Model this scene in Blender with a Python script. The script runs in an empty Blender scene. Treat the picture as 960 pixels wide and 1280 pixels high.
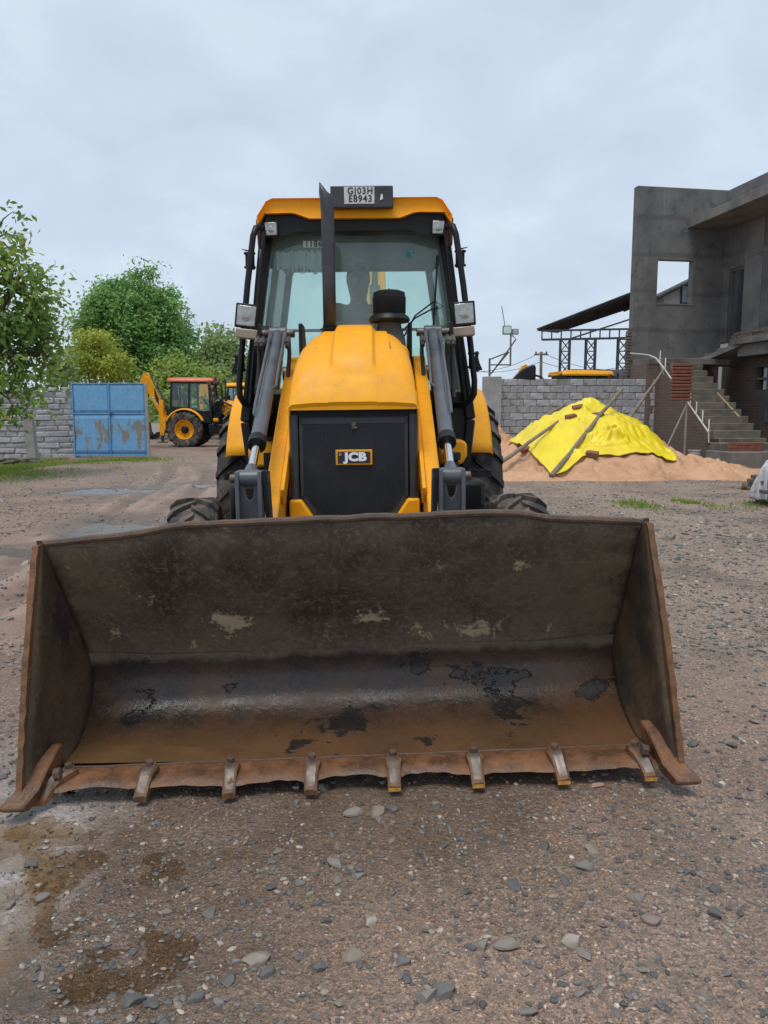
import bpy, bmesh, math, random
import numpy as np
from mathutils import Vector, Matrix, Euler

R = math.radians
rnd = random.Random(11)
sc = bpy.context.scene
col = sc.collection

# ------------------------------------------------------------------ camera
FPX, CAMZ, PITCH = 961.0, 1.35, R(7.3)
cd = bpy.data.cameras.new('camera')
cd.sensor_fit = 'VERTICAL'
cd.angle_y = 2 * math.atan(640 / FPX)
cd.clip_start, cd.clip_end = 0.05, 3000
cam = bpy.data.objects.new('camera', cd)
col.objects.link(cam)
cam.location = (0, 0, CAMZ)
cam.rotation_euler = (R(90) - PITCH, 0, 0)
sc.camera = cam

# ------------------------------------------------------------------ sky (overcast) and sun
SUN_EL, SUN_AZ = R(70), R(205)        # azimuth measured clockwise from +Y
w = bpy.data.worlds.new('World')
sc.world = w
w.use_nodes = True
nt = w.node_tree
nt.nodes.clear()
L = nt.links.new
def wn(t, **k):
    n = nt.nodes.new(t)
    for a, b in k.items():
        setattr(n, a, b)
    return n
wo = wn('ShaderNodeOutputWorld'); bg = wn('ShaderNodeBackground')
bg.inputs['Strength'].default_value = 0.1
sky = wn('ShaderNodeTexSky', sky_type='NISHITA', sun_disc=False)
sky.sun_elevation = SUN_EL; sky.sun_rotation = SUN_AZ
tc = wn('ShaderNodeTexCoord'); sp = wn('ShaderNodeSeparateXYZ')
L(tc.outputs['Generated'], sp.inputs[0])
mz = wn('ShaderNodeMath', operation='MAXIMUM'); L(sp.outputs[2], mz.inputs[0]); mz.inputs[1].default_value = 0.0
az = wn('ShaderNodeMath', operation='ADD'); L(mz.outputs[0], az.inputs[0]); az.inputs[1].default_value = 0.35
dx = wn('ShaderNodeMath', operation='DIVIDE'); L(sp.outputs[0], dx.inputs[0]); L(az.outputs[0], dx.inputs[1])
dy = wn('ShaderNodeMath', operation='DIVIDE'); L(sp.outputs[1], dy.inputs[0]); L(az.outputs[0], dy.inputs[1])
cb = wn('ShaderNodeCombineXYZ'); L(dx.outputs[0], cb.inputs[0]); L(dy.outputs[0], cb.inputs[1])
nz = wn('ShaderNodeTexNoise'); L(cb.outputs[0], nz.inputs['Vector'])
nz.inputs['Scale'].default_value = 3.4; nz.inputs['Detail'].default_value = 7; nz.inputs['Roughness'].default_value = 0.52
nz.inputs['Distortion'].default_value = 0.35
rp = wn('ShaderNodeValToRGB'); L(nz.outputs['Fac'], rp.inputs[0])
e = rp.color_ramp.elements
e[0].position = 0.36; e[0].color = (4.3, 4.98, 6.02, 1)
e[1].position = 0.68; e[1].color = (5.1, 6.05, 6.8, 1)
k = e.new(0.52); k.color = (4.65, 5.42, 6.35, 1)
mx = wn('ShaderNodeMix', data_type='RGBA'); mx.inputs[0].default_value = 0.93
L(sky.outputs[0], mx.inputs[6]); L(rp.outputs[0], mx.inputs[7])
L(mx.outputs[2], bg.inputs['Color']); L(bg.outputs[0], wo.inputs['Surface'])

sl = bpy.data.lights.new('sun', 'SUN')
sl.energy = 1.5; sl.angle = R(25); sl.color = (1, 0.965, 0.91)
sun = bpy.data.objects.new('sun', sl); col.objects.link(sun)
sd = Vector((math.sin(SUN_AZ) * math.cos(SUN_EL), math.cos(SUN_AZ) * math.cos(SUN_EL), math.sin(SUN_EL)))
sun.rotation_euler = sd.to_track_quat('Z', 'Y').to_euler()
sun.location = sd * 60
sc.view_settings.view_transform = 'Standard'; sc.view_settings.look = 'None'
sc.view_settings.gamma = 1; sc.view_settings.use_curve_mapping = False
sc.view_settings.exposure = 0.47

# ------------------------------------------------------------------ helpers
def at(u, v, Y):
    """a point of the place at distance Y in front of the camera's foot, seen at (u, v) of the 960x1280 photograph"""
    x, y = (u - 480) / FPX, (640 - v) / FPX
    d = Vector((x, math.cos(PITCH) + y * math.sin(PITCH), -math.sin(PITCH) + y * math.cos(PITCH)))
    return Vector((0, 0, CAMZ)) + d * (Y / d.y)

def hsh(ix, iy, s):
    n = np.sin(ix * 127.1 + iy * 311.7 + s * 74.7) * 43758.5453
    return n - np.floor(n)
def vn(x, y, s=0):
    """value noise in -1..1"""
    x = np.asarray(x, float); y = np.asarray(y, float)
    ix, iy = np.floor(x), np.floor(y); fx, fy = x - ix, y - iy
    fx = fx * fx * (3 - 2 * fx); fy = fy * fy * (3 - 2 * fy)
    a = hsh(ix, iy, s); b = hsh(ix + 1, iy, s); c = hsh(ix, iy + 1, s); d = hsh(ix + 1, iy + 1, s)
    return (a + (b - a) * fx + (c - a) * fy + (a - b - c + d) * fx * fy) * 2 - 1
def sstep(a, b, x):
    t = np.clip((np.asarray(x, float) - a) / (b - a), 0, 1)
    return t * t * (3 - 2 * t)

def tag(o, label=None, cat=None, group=None, kind=None):
    if label: o['label'] = label
    if cat: o['category'] = cat
    if group: o['group'] = group
    if kind: o['kind'] = kind
    return o
def empty(name, loc=(0, 0, 0), rz=0.0):
    o = bpy.data.objects.new(name, None); col.objects.link(o)
    o.location = loc; o.rotation_euler = (0, 0, rz); o.empty_display_size = 0.2
    return o
def copy_tree(o, parent=None):
    kids = list(o.children)
    c = o.copy(); col.objects.link(c)
    if parent is not None: c.parent = parent
    for ch in kids: copy_tree(ch, c)
    return c

class MB:
    """collects shapes, then builds ONE mesh object"""
    def __init__(s, off=(0, 0, 0)):
        s.v, s.f, s.m, s.cur, s.off = [], [], [], 0, off
    def add(s, vs, fs):
        o = len(s.v)
        s.v += [tuple(p) for p in vs]
        s.f += [tuple(i + o for i in f) for f in fs]
        s.m += [s.cur] * len(fs)
        return s
    def box(s, c, d, rot=None):
        c = Vector(c); h = [a / 2 for a in d]
        M = Euler(rot).to_matrix() if rot is not None else Matrix.Identity(3)
        vs = [c + M @ Vector((x * h[0], y * h[1], z * h[2])) for x in (-1, 1) for y in (-1, 1) for z in (-1, 1)]
        return s.add(vs, [(0, 1, 3, 2), (4, 6, 7, 5), (0, 4, 5, 1), (2, 3, 7, 6), (0, 2, 6, 4), (1, 5, 7, 3)])
    def beam(s, p0, p1, a, b, up=(0, 0, 1)):
        p0, p1 = Vector(p0), Vector(p1); d = (p1 - p0).normalized(); up = Vector(up)
        if abs(d.dot(up)) > 0.97: up = Vector((0, 1, 0))
        x = d.cross(up).normalized(); y = x.cross(d)
        vs = [p + x * (i * a / 2) + y * (j * b / 2) for p in (p0, p1) for i, j in ((-1, -1), (1, -1), (1, 1), (-1, 1))]
        return s.add(vs, [(3, 2, 1, 0), (4, 5, 6, 7), (0, 1, 5, 4), (1, 2, 6, 5), (2, 3, 7, 6), (3, 0, 4, 7)])
    def slab(s, pts, th):
        pts = [Vector(p) for p in pts]
        n = (pts[1] - pts[0]).cross(pts[2] - pts[0]).normalized() * (th / 2)
        k = len(pts)
        vs = [p - n for p in pts] + [p + n for p in pts]
        return s.add(vs, [tuple(range(k))[::-1], tuple(range(k, 2 * k))] + [(i, (i + 1) % k, k + (i + 1) % k, k + i) for i in range(k)])
    def cyl(s, p0, p1, r0, r1=None, n=16, cap=True):
        return s.tube([p0, p1], [r0, r0 if r1 is None else r1], n, cap)
    def tube(s, pts, r, n=8, cap=True):
        pts = [Vector(p) for p in pts]; k = len(pts)
        rr = list(r) if isinstance(r, (list, tuple)) else [r] * k
        vs, fs = [], []; ref = None
        for i, p in enumerate(pts):
            t = (pts[min(i + 1, k - 1)] - pts[max(i - 1, 0)]).normalized()
            if ref is None:
                ref = Vector((0, 0, 1)) if abs(t.z) < 0.9 else Vector((1, 0, 0))
            x = (ref - t * ref.dot(t)).normalized(); y = t.cross(x); ref = x
            vs += [p + (x * math.cos(a) + y * math.sin(a)) * rr[i] for a in (2 * math.pi * j / n for j in range(n))]
        for i in range(k - 1):
            fs += [(i * n + j, i * n + (j + 1) % n, (i + 1) * n + (j + 1) % n, (i + 1) * n + j) for j in range(n)]
        if cap: fs += [tuple(range(n))[::-1], tuple(range((k - 1) * n, k * n))]
        return s.add(vs, fs)
    def lathe(s, prof, c, axis='z', n=32, flip=1, cap=True):
        """prof: (radius, height) pairs along the axis"""
        c = Vector(c); vs, fs = [], []
        for r, h in prof:
            for j in range(n):
                a = 2 * math.pi * j / n; x, y = r * math.cos(a), r * math.sin(a); h_ = h * flip
                vs.append(c + Vector({'z': (x, y, h_), 'x': (h_, x, y), 'y': (x, h_, y)}[axis]))
        for i in range(len(prof) - 1):
            fs += [(i * n + j, i * n + (j + 1) % n, (i + 1) * n + (j + 1) % n, (i + 1) * n + j) for j in range(n)]
        if cap and prof[0][0] > 1e-4: fs.append(tuple(range(n))[::-1])
        if cap and prof[-1][0] > 1e-4: fs.append(tuple(range((len(prof) - 1) * n, len(prof) * n)))
        return s.add(vs, fs)
    def prism(s, poly, axis, a, b):
        k = len(poly)
        def P(p, h): return {'x': (h, p[0], p[1]), 'y': (p[0], h, p[1]), 'z': (p[0], p[1], h)}[axis]
        vs = [P(p, a) for p in poly] + [P(p, b) for p in poly]
        return s.add(vs, [tuple(range(k))[::-1], tuple(range(k, 2 * k))] + [(i, (i + 1) % k, k + (i + 1) % k, k + i) for i in range(k)])
    def grid(s, G):
        r, c = len(G), len(G[0])
        return s.add([p for row in G for p in row],
                     [(i * c + j, i * c + j + 1, (i + 1) * c + j + 1, (i + 1) * c + j) for i in range(r - 1) for j in range(c - 1)])
    def mesh(s, name, mats, smooth=30, recalc=True):
        me = bpy.data.meshes.new(name)
        o = s.off
        me.from_pydata([(p[0] - o[0], p[1] - o[1], p[2] - o[2]) for p in s.v], [], s.f)
        mats = mats if isinstance(mats, (list, tuple)) else [mats]
        for m in mats: me.materials.append(m)
        if len(mats) > 1: me.polygons.foreach_set('material_index', s.m)
        if recalc:
            b = bmesh.new(); b.from_mesh(me); bmesh.ops.recalc_face_normals(b, faces=b.faces[:]); b.to_mesh(me); b.free()
        if smooth:
            me.shade_smooth(); me.set_sharp_from_angle(angle=R(smooth))
        me.update()
        return me
    def build(s, name, mats, parent=None, smooth=30, bevel=0.0, solid=None, sub=0, recalc=True):
        ob = bpy.data.objects.new(name, s.mesh(name, mats, smooth, recalc)); col.objects.link(ob)
        if parent is not None: ob.parent = parent
        if solid:
            m = ob.modifiers.new('solid', 'SOLIDIFY'); m.thickness = solid[0]; m.offset = solid[1]
        if sub:
            m = ob.modifiers.new('sub', 'SUBSURF'); m.levels = m.render_levels = sub
        if bevel:
            m = ob.modifiers.new('bevel', 'BEVEL'); m.width = bevel; m.segments = 2; m.limit_method = 'ANGLE'; m.angle_limit = R(35)
        return ob

def np_mesh(name, V, Fc, mat, val=None, smooth=False):
    """V (n,3) and Fc (m,k) arrays to a mesh; val: one number per vertex for the material"""
    me = bpy.data.meshes.new(name)
    V = np.ascontiguousarray(V, dtype=np.float32); Fc = np.ascontiguousarray(Fc, dtype=np.int32)
    m, k = Fc.shape
    me.vertices.add(len(V)); me.vertices.foreach_set('co', V.ravel())
    me.loops.add(m * k); me.loops.foreach_set('vertex_index', Fc.ravel())
    me.polygons.add(m)
    me.polygons.foreach_set('loop_start', np.arange(0, m * k, k, dtype=np.int32))
    me.polygons.foreach_set('loop_total', np.full(m, k, dtype=np.int32))
    if val is not None:
        a = me.attributes.new('val', 'FLOAT', 'POINT'); a.data.foreach_set('value', np.ascontiguousarray(val, dtype=np.float32))
    me.update(calc_edges=True); me.validate()
    me.materials.append(mat)
    if smooth: me.shade_smooth()
    else: me.shade_flat()
    return me
def link(name, me, parent=None, loc=(0, 0, 0), rot=(0, 0, 0), scale=(1, 1, 1)):
    o = bpy.data.objects.new(name, me); col.objects.link(o)
    o.location, o.rotation_euler, o.scale = loc, rot, scale
    if parent is not None: o.parent = parent
    return o

def text_mesh(txt, size, mat, ext=0.001, bold=0.0, space=1.0, sx=1.0, line=1.0):
    cu = bpy.data.curves.new('lettering', 'FONT')
    cu.body = txt; cu.size = size; cu.extrude = ext; cu.offset = bold
    cu.align_x = 'CENTER'; cu.align_y = 'CENTER'; cu.space_character = space; cu.space_line = line
    cu.resolution_u = 4
    o = bpy.data.objects.new('lettering', cu); col.objects.link(o)
    dg = bpy.context.evaluated_depsgraph_get(); dg.update()
    me = bpy.data.meshes.new_from_object(o.evaluated_get(dg))
    bpy.data.objects.remove(o); bpy.data.curves.remove(cu)
    if sx != 1.0:
        me.transform(Matrix.Diagonal((sx, 1, 1, 1)))
    me.materials.clear(); me.materials.append(mat)
    return me

# ------------------------------------------------------------------ materials
class NT:
    def __init__(s, name):
        s.mat = bpy.data.materials.new(name); s.mat.use_nodes = True
        s.t = s.mat.node_tree; s.t.nodes.clear()
        s.out = s.n('ShaderNodeOutputMaterial')
        s.tc = s.n('ShaderNodeTexCoord')
    def n(s, t, **k):
        n = s.t.nodes.new(t)
        for a, b in k.items(): setattr(n, a, b)
        return n
    def l(s, a, b): s.t.links.new(a, b)
    def put(s, inp, v):
        if hasattr(v, 'is_linked') or isinstance(v, bpy.types.NodeSocket): s.l(v, inp)
        elif isinstance(v, (tuple, list)) and len(v) == 3 and inp.type == 'RGBA': inp.default_value = (*v, 1)
        else: inp.default_value = v
    def coord(s, scale=(1, 1, 1), kind='Object', loc=(0, 0, 0), rot=(0, 0, 0)):
        m = s.n('ShaderNodeMapping'); s.l(s.tc.outputs[kind], m.inputs['Vector'])
        m.inputs['Scale'].default_value = scale; m.inputs['Location'].default_value = loc; m.inputs['Rotation'].default_value = rot
        return m.outputs[0]
    def noise(s, vec, scale, detail=5, rough=0.55, dist=0.0):
        n = s.n('ShaderNodeTexNoise'); s.l(vec, n.inputs['Vector'])
        n.inputs['Scale'].default_value = scale; n.inputs['Detail'].default_value = detail
        n.inputs['Roughness'].default_value = rough; n.inputs['Distortion'].default_value = dist
        return n.outputs['Fac']
    def voro(s, vec, scale, feature='F1', out='Distance', rand=1.0):
        n = s.n('ShaderNodeTexVoronoi', feature=feature); s.l(vec, n.inputs['Vector'])
        n.inputs['Scale'].default_value = scale; n.inputs['Randomness'].default_value = rand
        return n.outputs[out]
    def rng(s, v, lo, hi, a=0.0, b=1.0):
        m = s.n('ShaderNodeMapRange'); s.put(m.inputs[0], v)
        m.inputs[1].default_value = lo; m.inputs[2].default_value = hi; m.inputs[3].default_value = a; m.inputs[4].default_value = b
        return m.outputs[0]
    def math(s, op, a, b=0.0):
        m = s.n('ShaderNodeMath', operation=op); s.put(m.inputs[0], a); s.put(m.inputs[1], b)
        return m.outputs[0]
    def mix(s, f, a, b, mode='MIX'):
        m = s.n('ShaderNodeMix', data_type='RGBA', blend_type=mode); s.put(m.inputs[0], f); s.put(m.inputs[6], a); s.put(m.inputs[7], b)
        return m.outputs[2]
    def ramp(s, v, stops, interp='LINEAR'):
        r = s.n('ShaderNodeValToRGB'); s.l(v, r.inputs[0]); r.color_ramp.interpolation = interp
        el = r.color_ramp.elements
        while len(el) < len(stops): el.new(0.5)
        for e_, (p, c) in zip(el, stops): e_.position = p; e_.color = (*c, 1)
        return r.outputs[0]
    def xyz(s, kind='Object'):
        x = s.n('ShaderNodeSeparateXYZ'); s.l(s.tc.outputs[kind], x.inputs[0]); return x.outputs
    def attr(s, name):
        a = s.n('ShaderNodeAttribute', attribute_name=name); return a.outputs['Fac']
    def bump(s, h, strength=0.5, dist=0.01, prev=None):
        b = s.n('ShaderNodeBump'); s.l(h, b.inputs['Height']); b.inputs['Strength'].default_value = strength; b.inputs['Distance'].default_value = dist
        if prev is not None: s.l(prev, b.inputs['Normal'])
        return b.outputs[0]
    def bsdf(s, base, rough=0.6, metal=0.0, normal=None, spec=0.5, coat=0.0, trans=None):
        p = s.n('ShaderNodeBsdfPrincipled')
        s.put(p.inputs['Base Color'], base); s.put(p.inputs['Roughness'], rough); s.put(p.inputs['Metallic'], metal)
        p.inputs['Specular IOR Level'].default_value = spec
        if coat: p.inputs['Coat Weight'].default_value = coat; p.inputs['Coat Roughness'].default_value = 0.15
        if normal is not None: s.l(normal, p.inputs['Normal'])
        return p.outputs[0]
    def end(s, sh):
        s.l(sh, s.out.inputs['Surface']); return s.mat

def mat(name, c1, c2=None, rough=0.6, metal=0.0, scale=5, lo=0.4, hi=0.65, bump=0.0, bscale=40, bdist=0.004,
        c3=None, s3=12, lo3=0.6, hi3=0.68, r3=None, st=(1, 1, 1), spec=0.5, coat=0.0, rvar=0.12):
    t = NT(name); v = t.coord(st)
    base = c1; n1 = t.noise(v, scale, 6)
    if c2 is not None: base = t.mix(t.rng(n1, lo, hi), c1, c2)
    rr = t.rng(n1, 0.3, 0.7, max(0.03, rough - rvar), min(1, rough + rvar))
    if c3 is not None:
        m3 = t.rng(t.noise(t.coord(st, loc=(3.1, 1.7, 5.3)), s3, 7, 0.62), lo3, hi3)
        base = t.mix(m3, base, c3)
        if r3 is not None:
            q = t.n('ShaderNodeMix', data_type='FLOAT'); t.l(m3, q.inputs[0]); t.l(rr, q.inputs[2]); q.inputs[3].default_value = r3; rr = q.outputs[0]
    nb = t.bump(t.noise(t.coord(), bscale, 4), bump, bdist) if bump else None
    return t.end(t.bsdf(base, rr, metal, nb, spec, coat))

YEL = (0.92, 0.40, 0.006)
M = {}
def paint_mat():
    t = NT('yellow_paint'); v = t.coord()
    n1 = t.noise(v, 3, 6); n2 = t.noise(t.coord(loc=(3, 1, 5)), 9, 8, .65); n3 = t.noise(t.coord((14, 14, 1.4)), 1.5, 6, .6); n4 = t.noise(v, 70, 4, .6)
    c = t.mix(t.rng(n1, .35, .65), YEL, (0.84, 0.345, 0.006))
    c = t.mix(t.rng(n3, .5, .75, 0, .34), c, (0.52, 0.29, 0.09))            # faint rain-washed dust streaks
    c = t.mix(t.rng(n2, .58, .74, 0, .5), c, (0.44, 0.27, 0.12))           # grime
    c = t.mix(t.rng(n4, .66, .74, 0, .6), c, (0.30, 0.17, 0.07))            # specks
    low = t.rng(t.xyz()[2], 0.55, 1.25, 1, 0)                               # mud thrown up low on the machine
    c = t.mix(t.math('MULTIPLY', low, t.rng(n2, .45, .62, 0, .6)), c, (0.25, 0.17, 0.11))
    return t.end(t.bsdf(c, t.rng(n2, .3, .75, .36, .62), 0, t.bump(n1, .03, .01), .28))
M['yellow'] = paint_mat()
M['yellow_worn'] = mat('worn_yellow_paint', YEL, (0.78, 0.32, 0.01), rough=0.5, spec=.3, scale=4, c3=(0.10, 0.06, 0.04), s3=22, lo3=0.62, hi3=0.66, r3=0.8, bump=0.05)
M['black'] = mat('black_paint', (0.008, 0.009, 0.010), (0.015, 0.015, 0.016), rough=0.45, spec=0.28, scale=7, c3=(0.06, 0.055, 0.05), s3=5, lo3=0.66, hi3=0.85, r3=0.8)
M['rubber'] = mat('tyre_rubber', (0.022, 0.022, 0.023), (0.035, 0.033, 0.031), rough=0.75, scale=6, c3=(0.19, 0.15, 0.12), s3=6, lo3=0.45, hi3=0.68, r3=0.9, bump=0.2, bscale=60)
M['grey'] = mat('grey_paint', (0.075, 0.083, 0.096), (0.105, 0.112, 0.125), rough=0.38, scale=6, c3=(0.16, 0.14, 0.12), s3=8, lo3=0.68, hi3=0.8, r3=0.75)
M['dark_grey'] = mat('dark_grey_plastic', (0.03, 0.032, 0.036), (0.05, 0.05, 0.053), rough=0.5, scale=7, c3=(0.14, 0.125, 0.11), s3=5, lo3=0.66, hi3=0.85, r3=0.8)
M['chrome'] = mat('chrome_rod', (0.75, 0.76, 0.78), rough=0.16, metal=1.0, rvar=0.05)
M['hose'] = mat('hose_rubber', (0.02, 0.02, 0.021), (0.04, 0.038, 0.036), rough=0.6)
M['steel'] = mat('worn_steel', (0.17, 0.148, 0.13), (0.10, 0.075, 0.06), rough=0.5, metal=0.5, scale=14, c3=(0.17, 0.075, 0.035), s3=20, lo3=0.58, hi3=0.7, r3=0.8, bump=0.1)
M['white'] = mat('white_print', (0.78, 0.78, 0.76), rough=0.5)
M['ink'] = mat('dark_print', (0.02, 0.022, 0.026), rough=0.5)
M['plate'] = mat('plate_white', (0.62, 0.63, 0.62), (0.5, 0.5, 0.49), rough=0.45, scale=20)
M['decal_teal'] = mat('pale_teal_sticker', (0.55, 0.75, 0.70), rough=0.5)
M['lining'] = mat('cab_lining', (0.15, 0.16, 0.165), (0.12, 0.13, 0.135), rough=0.8)
M['seat_cloth'] = mat('seat_vinyl', (0.03, 0.03, 0.032), (0.05, 0.05, 0.05), rough=0.7, bump=0.1)
M['orange_red'] = mat('faded_red_roof', (0.52, 0.10, 0.035), (0.60, 0.16, 0.04), rough=0.45)
M['amber'] = mat('amber_lens', (0.28, 0.21, 0.15), (0.36, 0.3, 0.22), rough=0.3)

def glass(name, tint, dust, ior=1.5, dcol=(0.55, 0.6, 0.6)):
    t = NT(name)
    tr = t.n('ShaderNodeBsdfTransparent'); tr.inputs[0].default_value = (*tint, 1)
    df = t.n('ShaderNodeBsdfDiffuse'); df.inputs[0].default_value = (*dcol, 1)
    nz_ = t.rng(t.noise(t.coord((1, 1, 0.35)), 5, 6, 0.6), 0.3, 0.75, dust * 0.6, dust * 1.5)
    m1 = t.n('ShaderNodeMixShader'); t.l(nz_, m1.inputs[0]); t.l(tr.outputs[0], m1.inputs[1]); t.l(df.outputs[0], m1.inputs[2])
    gl = t.n('ShaderNodeBsdfGlossy'); gl.inputs['Roughness'].default_value = 0.04
    fr = t.n('ShaderNodeFresnel'); fr.inputs[0].default_value = ior
    m2 = t.n('ShaderNodeMixShader'); t.l(fr.outputs[0], m2.inputs[0]); t.l(m1.outputs[0], m2.inputs[1]); t.l(gl.outputs[0], m2.inputs[2])
    return t.end(m2.outputs[0])
M['glass'] = glass('tinted_glass', (0.92, 1.0, 0.98), 0.05, 1.45, (.6, .74, .72))
M['windscreen'] = glass('dusty_windscreen', (0.90, 0.995, 0.970), 0.14, 1.5, (0.60, 0.74, 0.72))
M['lens'] = mat('lamp_lens', (0.40, 0.41, 0.40), (0.27, 0.27, 0.26), rough=0.12, metal=0.4, scale=22, rvar=0.06, coat=0.6)

# bucket interior: dark brown steel, rust below, wet near the floor, cement splashes
def bucket_mat():
    t = NT('bucket_steel')
    co = t.xyz(); x, z = co[0], co[2]
    v = t.coord()
    n_big = t.noise(v, 2.2, 8, 0.64); n_mid = t.noise(t.coord(loc=(5, 2, 1)), 7, 9, 0.66); n_f = t.noise(v, 55, 6, 0.65); n_g = t.noise(v, 190, 3, 0.6)
    streak = t.noise(t.coord((26, 26, 1.1)), 1.5, 7, 0.65)
    scr1 = t.noise(t.coord((1.2, 90, 90), rot=(0, R(28), 0)), 1.3, 3, 0.5); scr2 = t.noise(t.coord((1.2, 80, 80), rot=(0, R(-61), 0), loc=(3, 1, 2)), 1.3, 3, 0.5)
    def spot(cx, cz, sx, sz):      # soft window around one place on the plate
        dx = t.math('MULTIPLY', t.math('SUBTRACT', x, cx), 1 / sx); dz = t.math('MULTIPLY', t.math('SUBTRACT', z, cz), 1 / sz)
        return t.rng(t.math('ADD', t.math('MULTIPLY', dx, dx), t.math('MULTIPLY', dz, dz)), 0.0, 1.0, 1, 0)
    up = t.mix(t.rng(n_big, 0.40, 0.60), (0.046, 0.031, 0.023), (0.122, 0.088, 0.061))
    up = t.mix(t.rng(n_mid, 0.50, 0.66, 0, 0.6), up, (0.036, 0.026, 0.021))
    up = t.mix(t.rng(streak, 0.5, 0.72, 0, 0.6), up, (0.19, 0.15, 0.11))
    up = t.mix(t.rng(n_f, 0.52, 0.70, 0, 0.6), up, (0.23, 0.185, 0.14))
    up = t.mix(t.rng(n_g, 0.56, 0.72, 0, 0.45), up, (0.028, 0.02, 0.016))
    zz = t.math('ADD', z, t.rng(n_mid, 0.3, 0.7, -0.02, 0.02))
    up = t.mix(t.math('MULTIPLY', t.rng(zz, 0.39, 0.56, 0.6, 0), t.rng(n_f, .35, .6, .5, 1)), up, (0.205, 0.168, 0.13))      # dusty band over the wear plate
    ends = t.math('MULTIPLY', t.rng(t.math('ABSOLUTE', x), 0.72, 1.06), t.rng(n_mid, .42, .6, 0, .75))                       # dried soil toward the corners
    up = t.mix(ends, up, (0.23, 0.185, 0.115))
    up = t.mix(t.math('MAXIMUM', t.rng(scr1, 0.71, 0.74, 0, 0.5), t.rng(scr2, 0.72, 0.75, 0, 0.45)), up, (0.30, 0.26, 0.21))
    spl = t.noise(t.coord((1.0, 1.0, 0.7), loc=(1.35, 0.4, 2.2)), 6.5, 8, 0.68, 0.5)
    spl = t.math('ADD', spl, t.math('MULTIPLY', t.math('MAXIMUM', t.math('MAXIMUM', spot(-0.60, 0.50, 0.42, 0.17), spot(0.62, 0.47, 0.5, 0.10)), spot(0.1, 0.46, .5, .07)), 0.085))
    spl = t.math('ADD', spl, t.rng(n_f, .3, .7, -.05, .05))
    mspl = t.math('MULTIPLY', t.rng(spl, 0.64, 0.70), t.rng(zz, 0.38, 0.43, 0, 0.85))
    up = t.mix(mspl, up, (0.46, 0.39, 0.25))
    lowc = t.mix(t.rng(n_mid, 0.42, 0.60), (0.022, 0.018, 0.017), (0.070, 0.033, 0.017))
    lowc = t.mix(t.rng(n_big, 0.5, 0.64, 0, 0.65), lowc, (0.135, 0.058, 0.024))
    lowc = t.mix(t.rng(n_f, 0.52, 0.70, 0, 0.5), lowc, (0.15, 0.078, 0.036))
    lowc = t.mix(t.rng(n_g, 0.55, 0.72, 0, 0.5), lowc, (0.02, 0.014, 0.012))
    lowc = t.mix(t.math('MULTIPLY', t.rng(zz, 0.25, 0.34), 0.6), lowc, (0.040, 0.036, 0.037))                                # damp bare steel along the heel
    mud = t.math('MULTIPLY', t.rng(zz, 0.085, 0.15, 1, 0), t.rng(n_big, .35, .55, .55, 1))
    lowc = t.mix(t.math('MULTIPLY', mud, 0.75), lowc, (0.150, 0.077, 0.034))
    flk = t.noise(t.coord((1, 1, 1.6), loc=(-.9, 2.7, 3.0)), 4.2, 8, 0.62)
    flk = t.math('ADD', t.math('ADD', flk, t.rng(n_f, .3, .7, -.02, .02)), t.math('MULTIPLY', t.math('MAXIMUM', spot(0.70, 0.20, 0.36, 0.13), t.math('MULTIPLY', spot(-0.15, 0.10, 0.34, 0.05), .6)), 0.13))
    mf = t.rng(flk, 0.625, 0.65)
    lowc = t.mix(t.math('MULTIPLY', mf, 0.85), lowc, (0.015, 0.013, 0.013))
    low = t.rng(zz, 0.345, 0.375, 1, 0)
    base = t.mix(low, up, lowc)
    rr = t.n('ShaderNodeMix', data_type='FLOAT'); t.l(low, rr.inputs[0])
    t.l(t.rng(n_mid, 0.3, 0.7, 0.6, 0.9), rr.inputs[2]); t.l(t.rng(n_mid, 0.3, 0.7, 0.13, 0.44), rr.inputs[3])
    b1 = t.bump(n_f, 0.32, 0.004); b0 = t.bump(n_mid, 0.25, 0.010, b1); b2 = t.bump(mf, 0.6, 0.006, b0); b3 = t.bump(mspl, 0.5, 0.005, b2)
    return t.end(t.bsdf(base, rr.outputs[0], 0.0, b3, 0.5))
M['bucket'] = bucket_mat()
def rust_mat(name, a, b, c, sc_=9, rough=0.6):
    t = NT(name); v = t.coord()
    n1 = t.noise(v, sc_, 8, 0.62); n2 = t.noise(t.coord(loc=(4, 1, 2)), sc_ * 4, 6, 0.6)
    base = t.mix(t.rng(n1, 0.38, 0.62), a, b); base = t.mix(t.rng(n2, 0.55, 0.75, 0, 0.7), base, c)
    n3 = t.noise(v, sc_ * 16, 4, 0.6); base = t.mix(t.rng(n3, 0.52, 0.7, 0, 0.55), base, tuple(q * .3 for q in a))
    n4 = t.noise(t.coord(loc=(7, 3, 1)), sc_ * .35, 6, .65); base = t.mix(t.rng(n4, .5, .68, 0, .6), base, tuple(q * .45 for q in b))
    return t.end(t.bsdf(base, t.rng(n1, 0.3, 0.7, rough - 0.15, rough + 0.2), 0.0, t.bump(n3, 0.5, 0.003, t.bump(n2, 0.6, 0.006)), 0.5))
M['rust'] = rust_mat('rusty_steel', (0.090, 0.042, 0.021), (0.215, 0.092, 0.038), (0.20, 0.14, 0.10), 10, 0.5)
M['rust_dark'] = rust_mat('brown_rusted_steel', (0.075, 0.046, 0.034), (0.135, 0.082, 0.055), (0.17, 0.13, 0.10), 12, 0.7)
M['rust_edge'] = rust_mat('orange_rusted_edge', (0.13, 0.068, 0.036), (0.25, 0.112, 0.048), (0.09, 0.058, 0.04), 11, 0.6)
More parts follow.
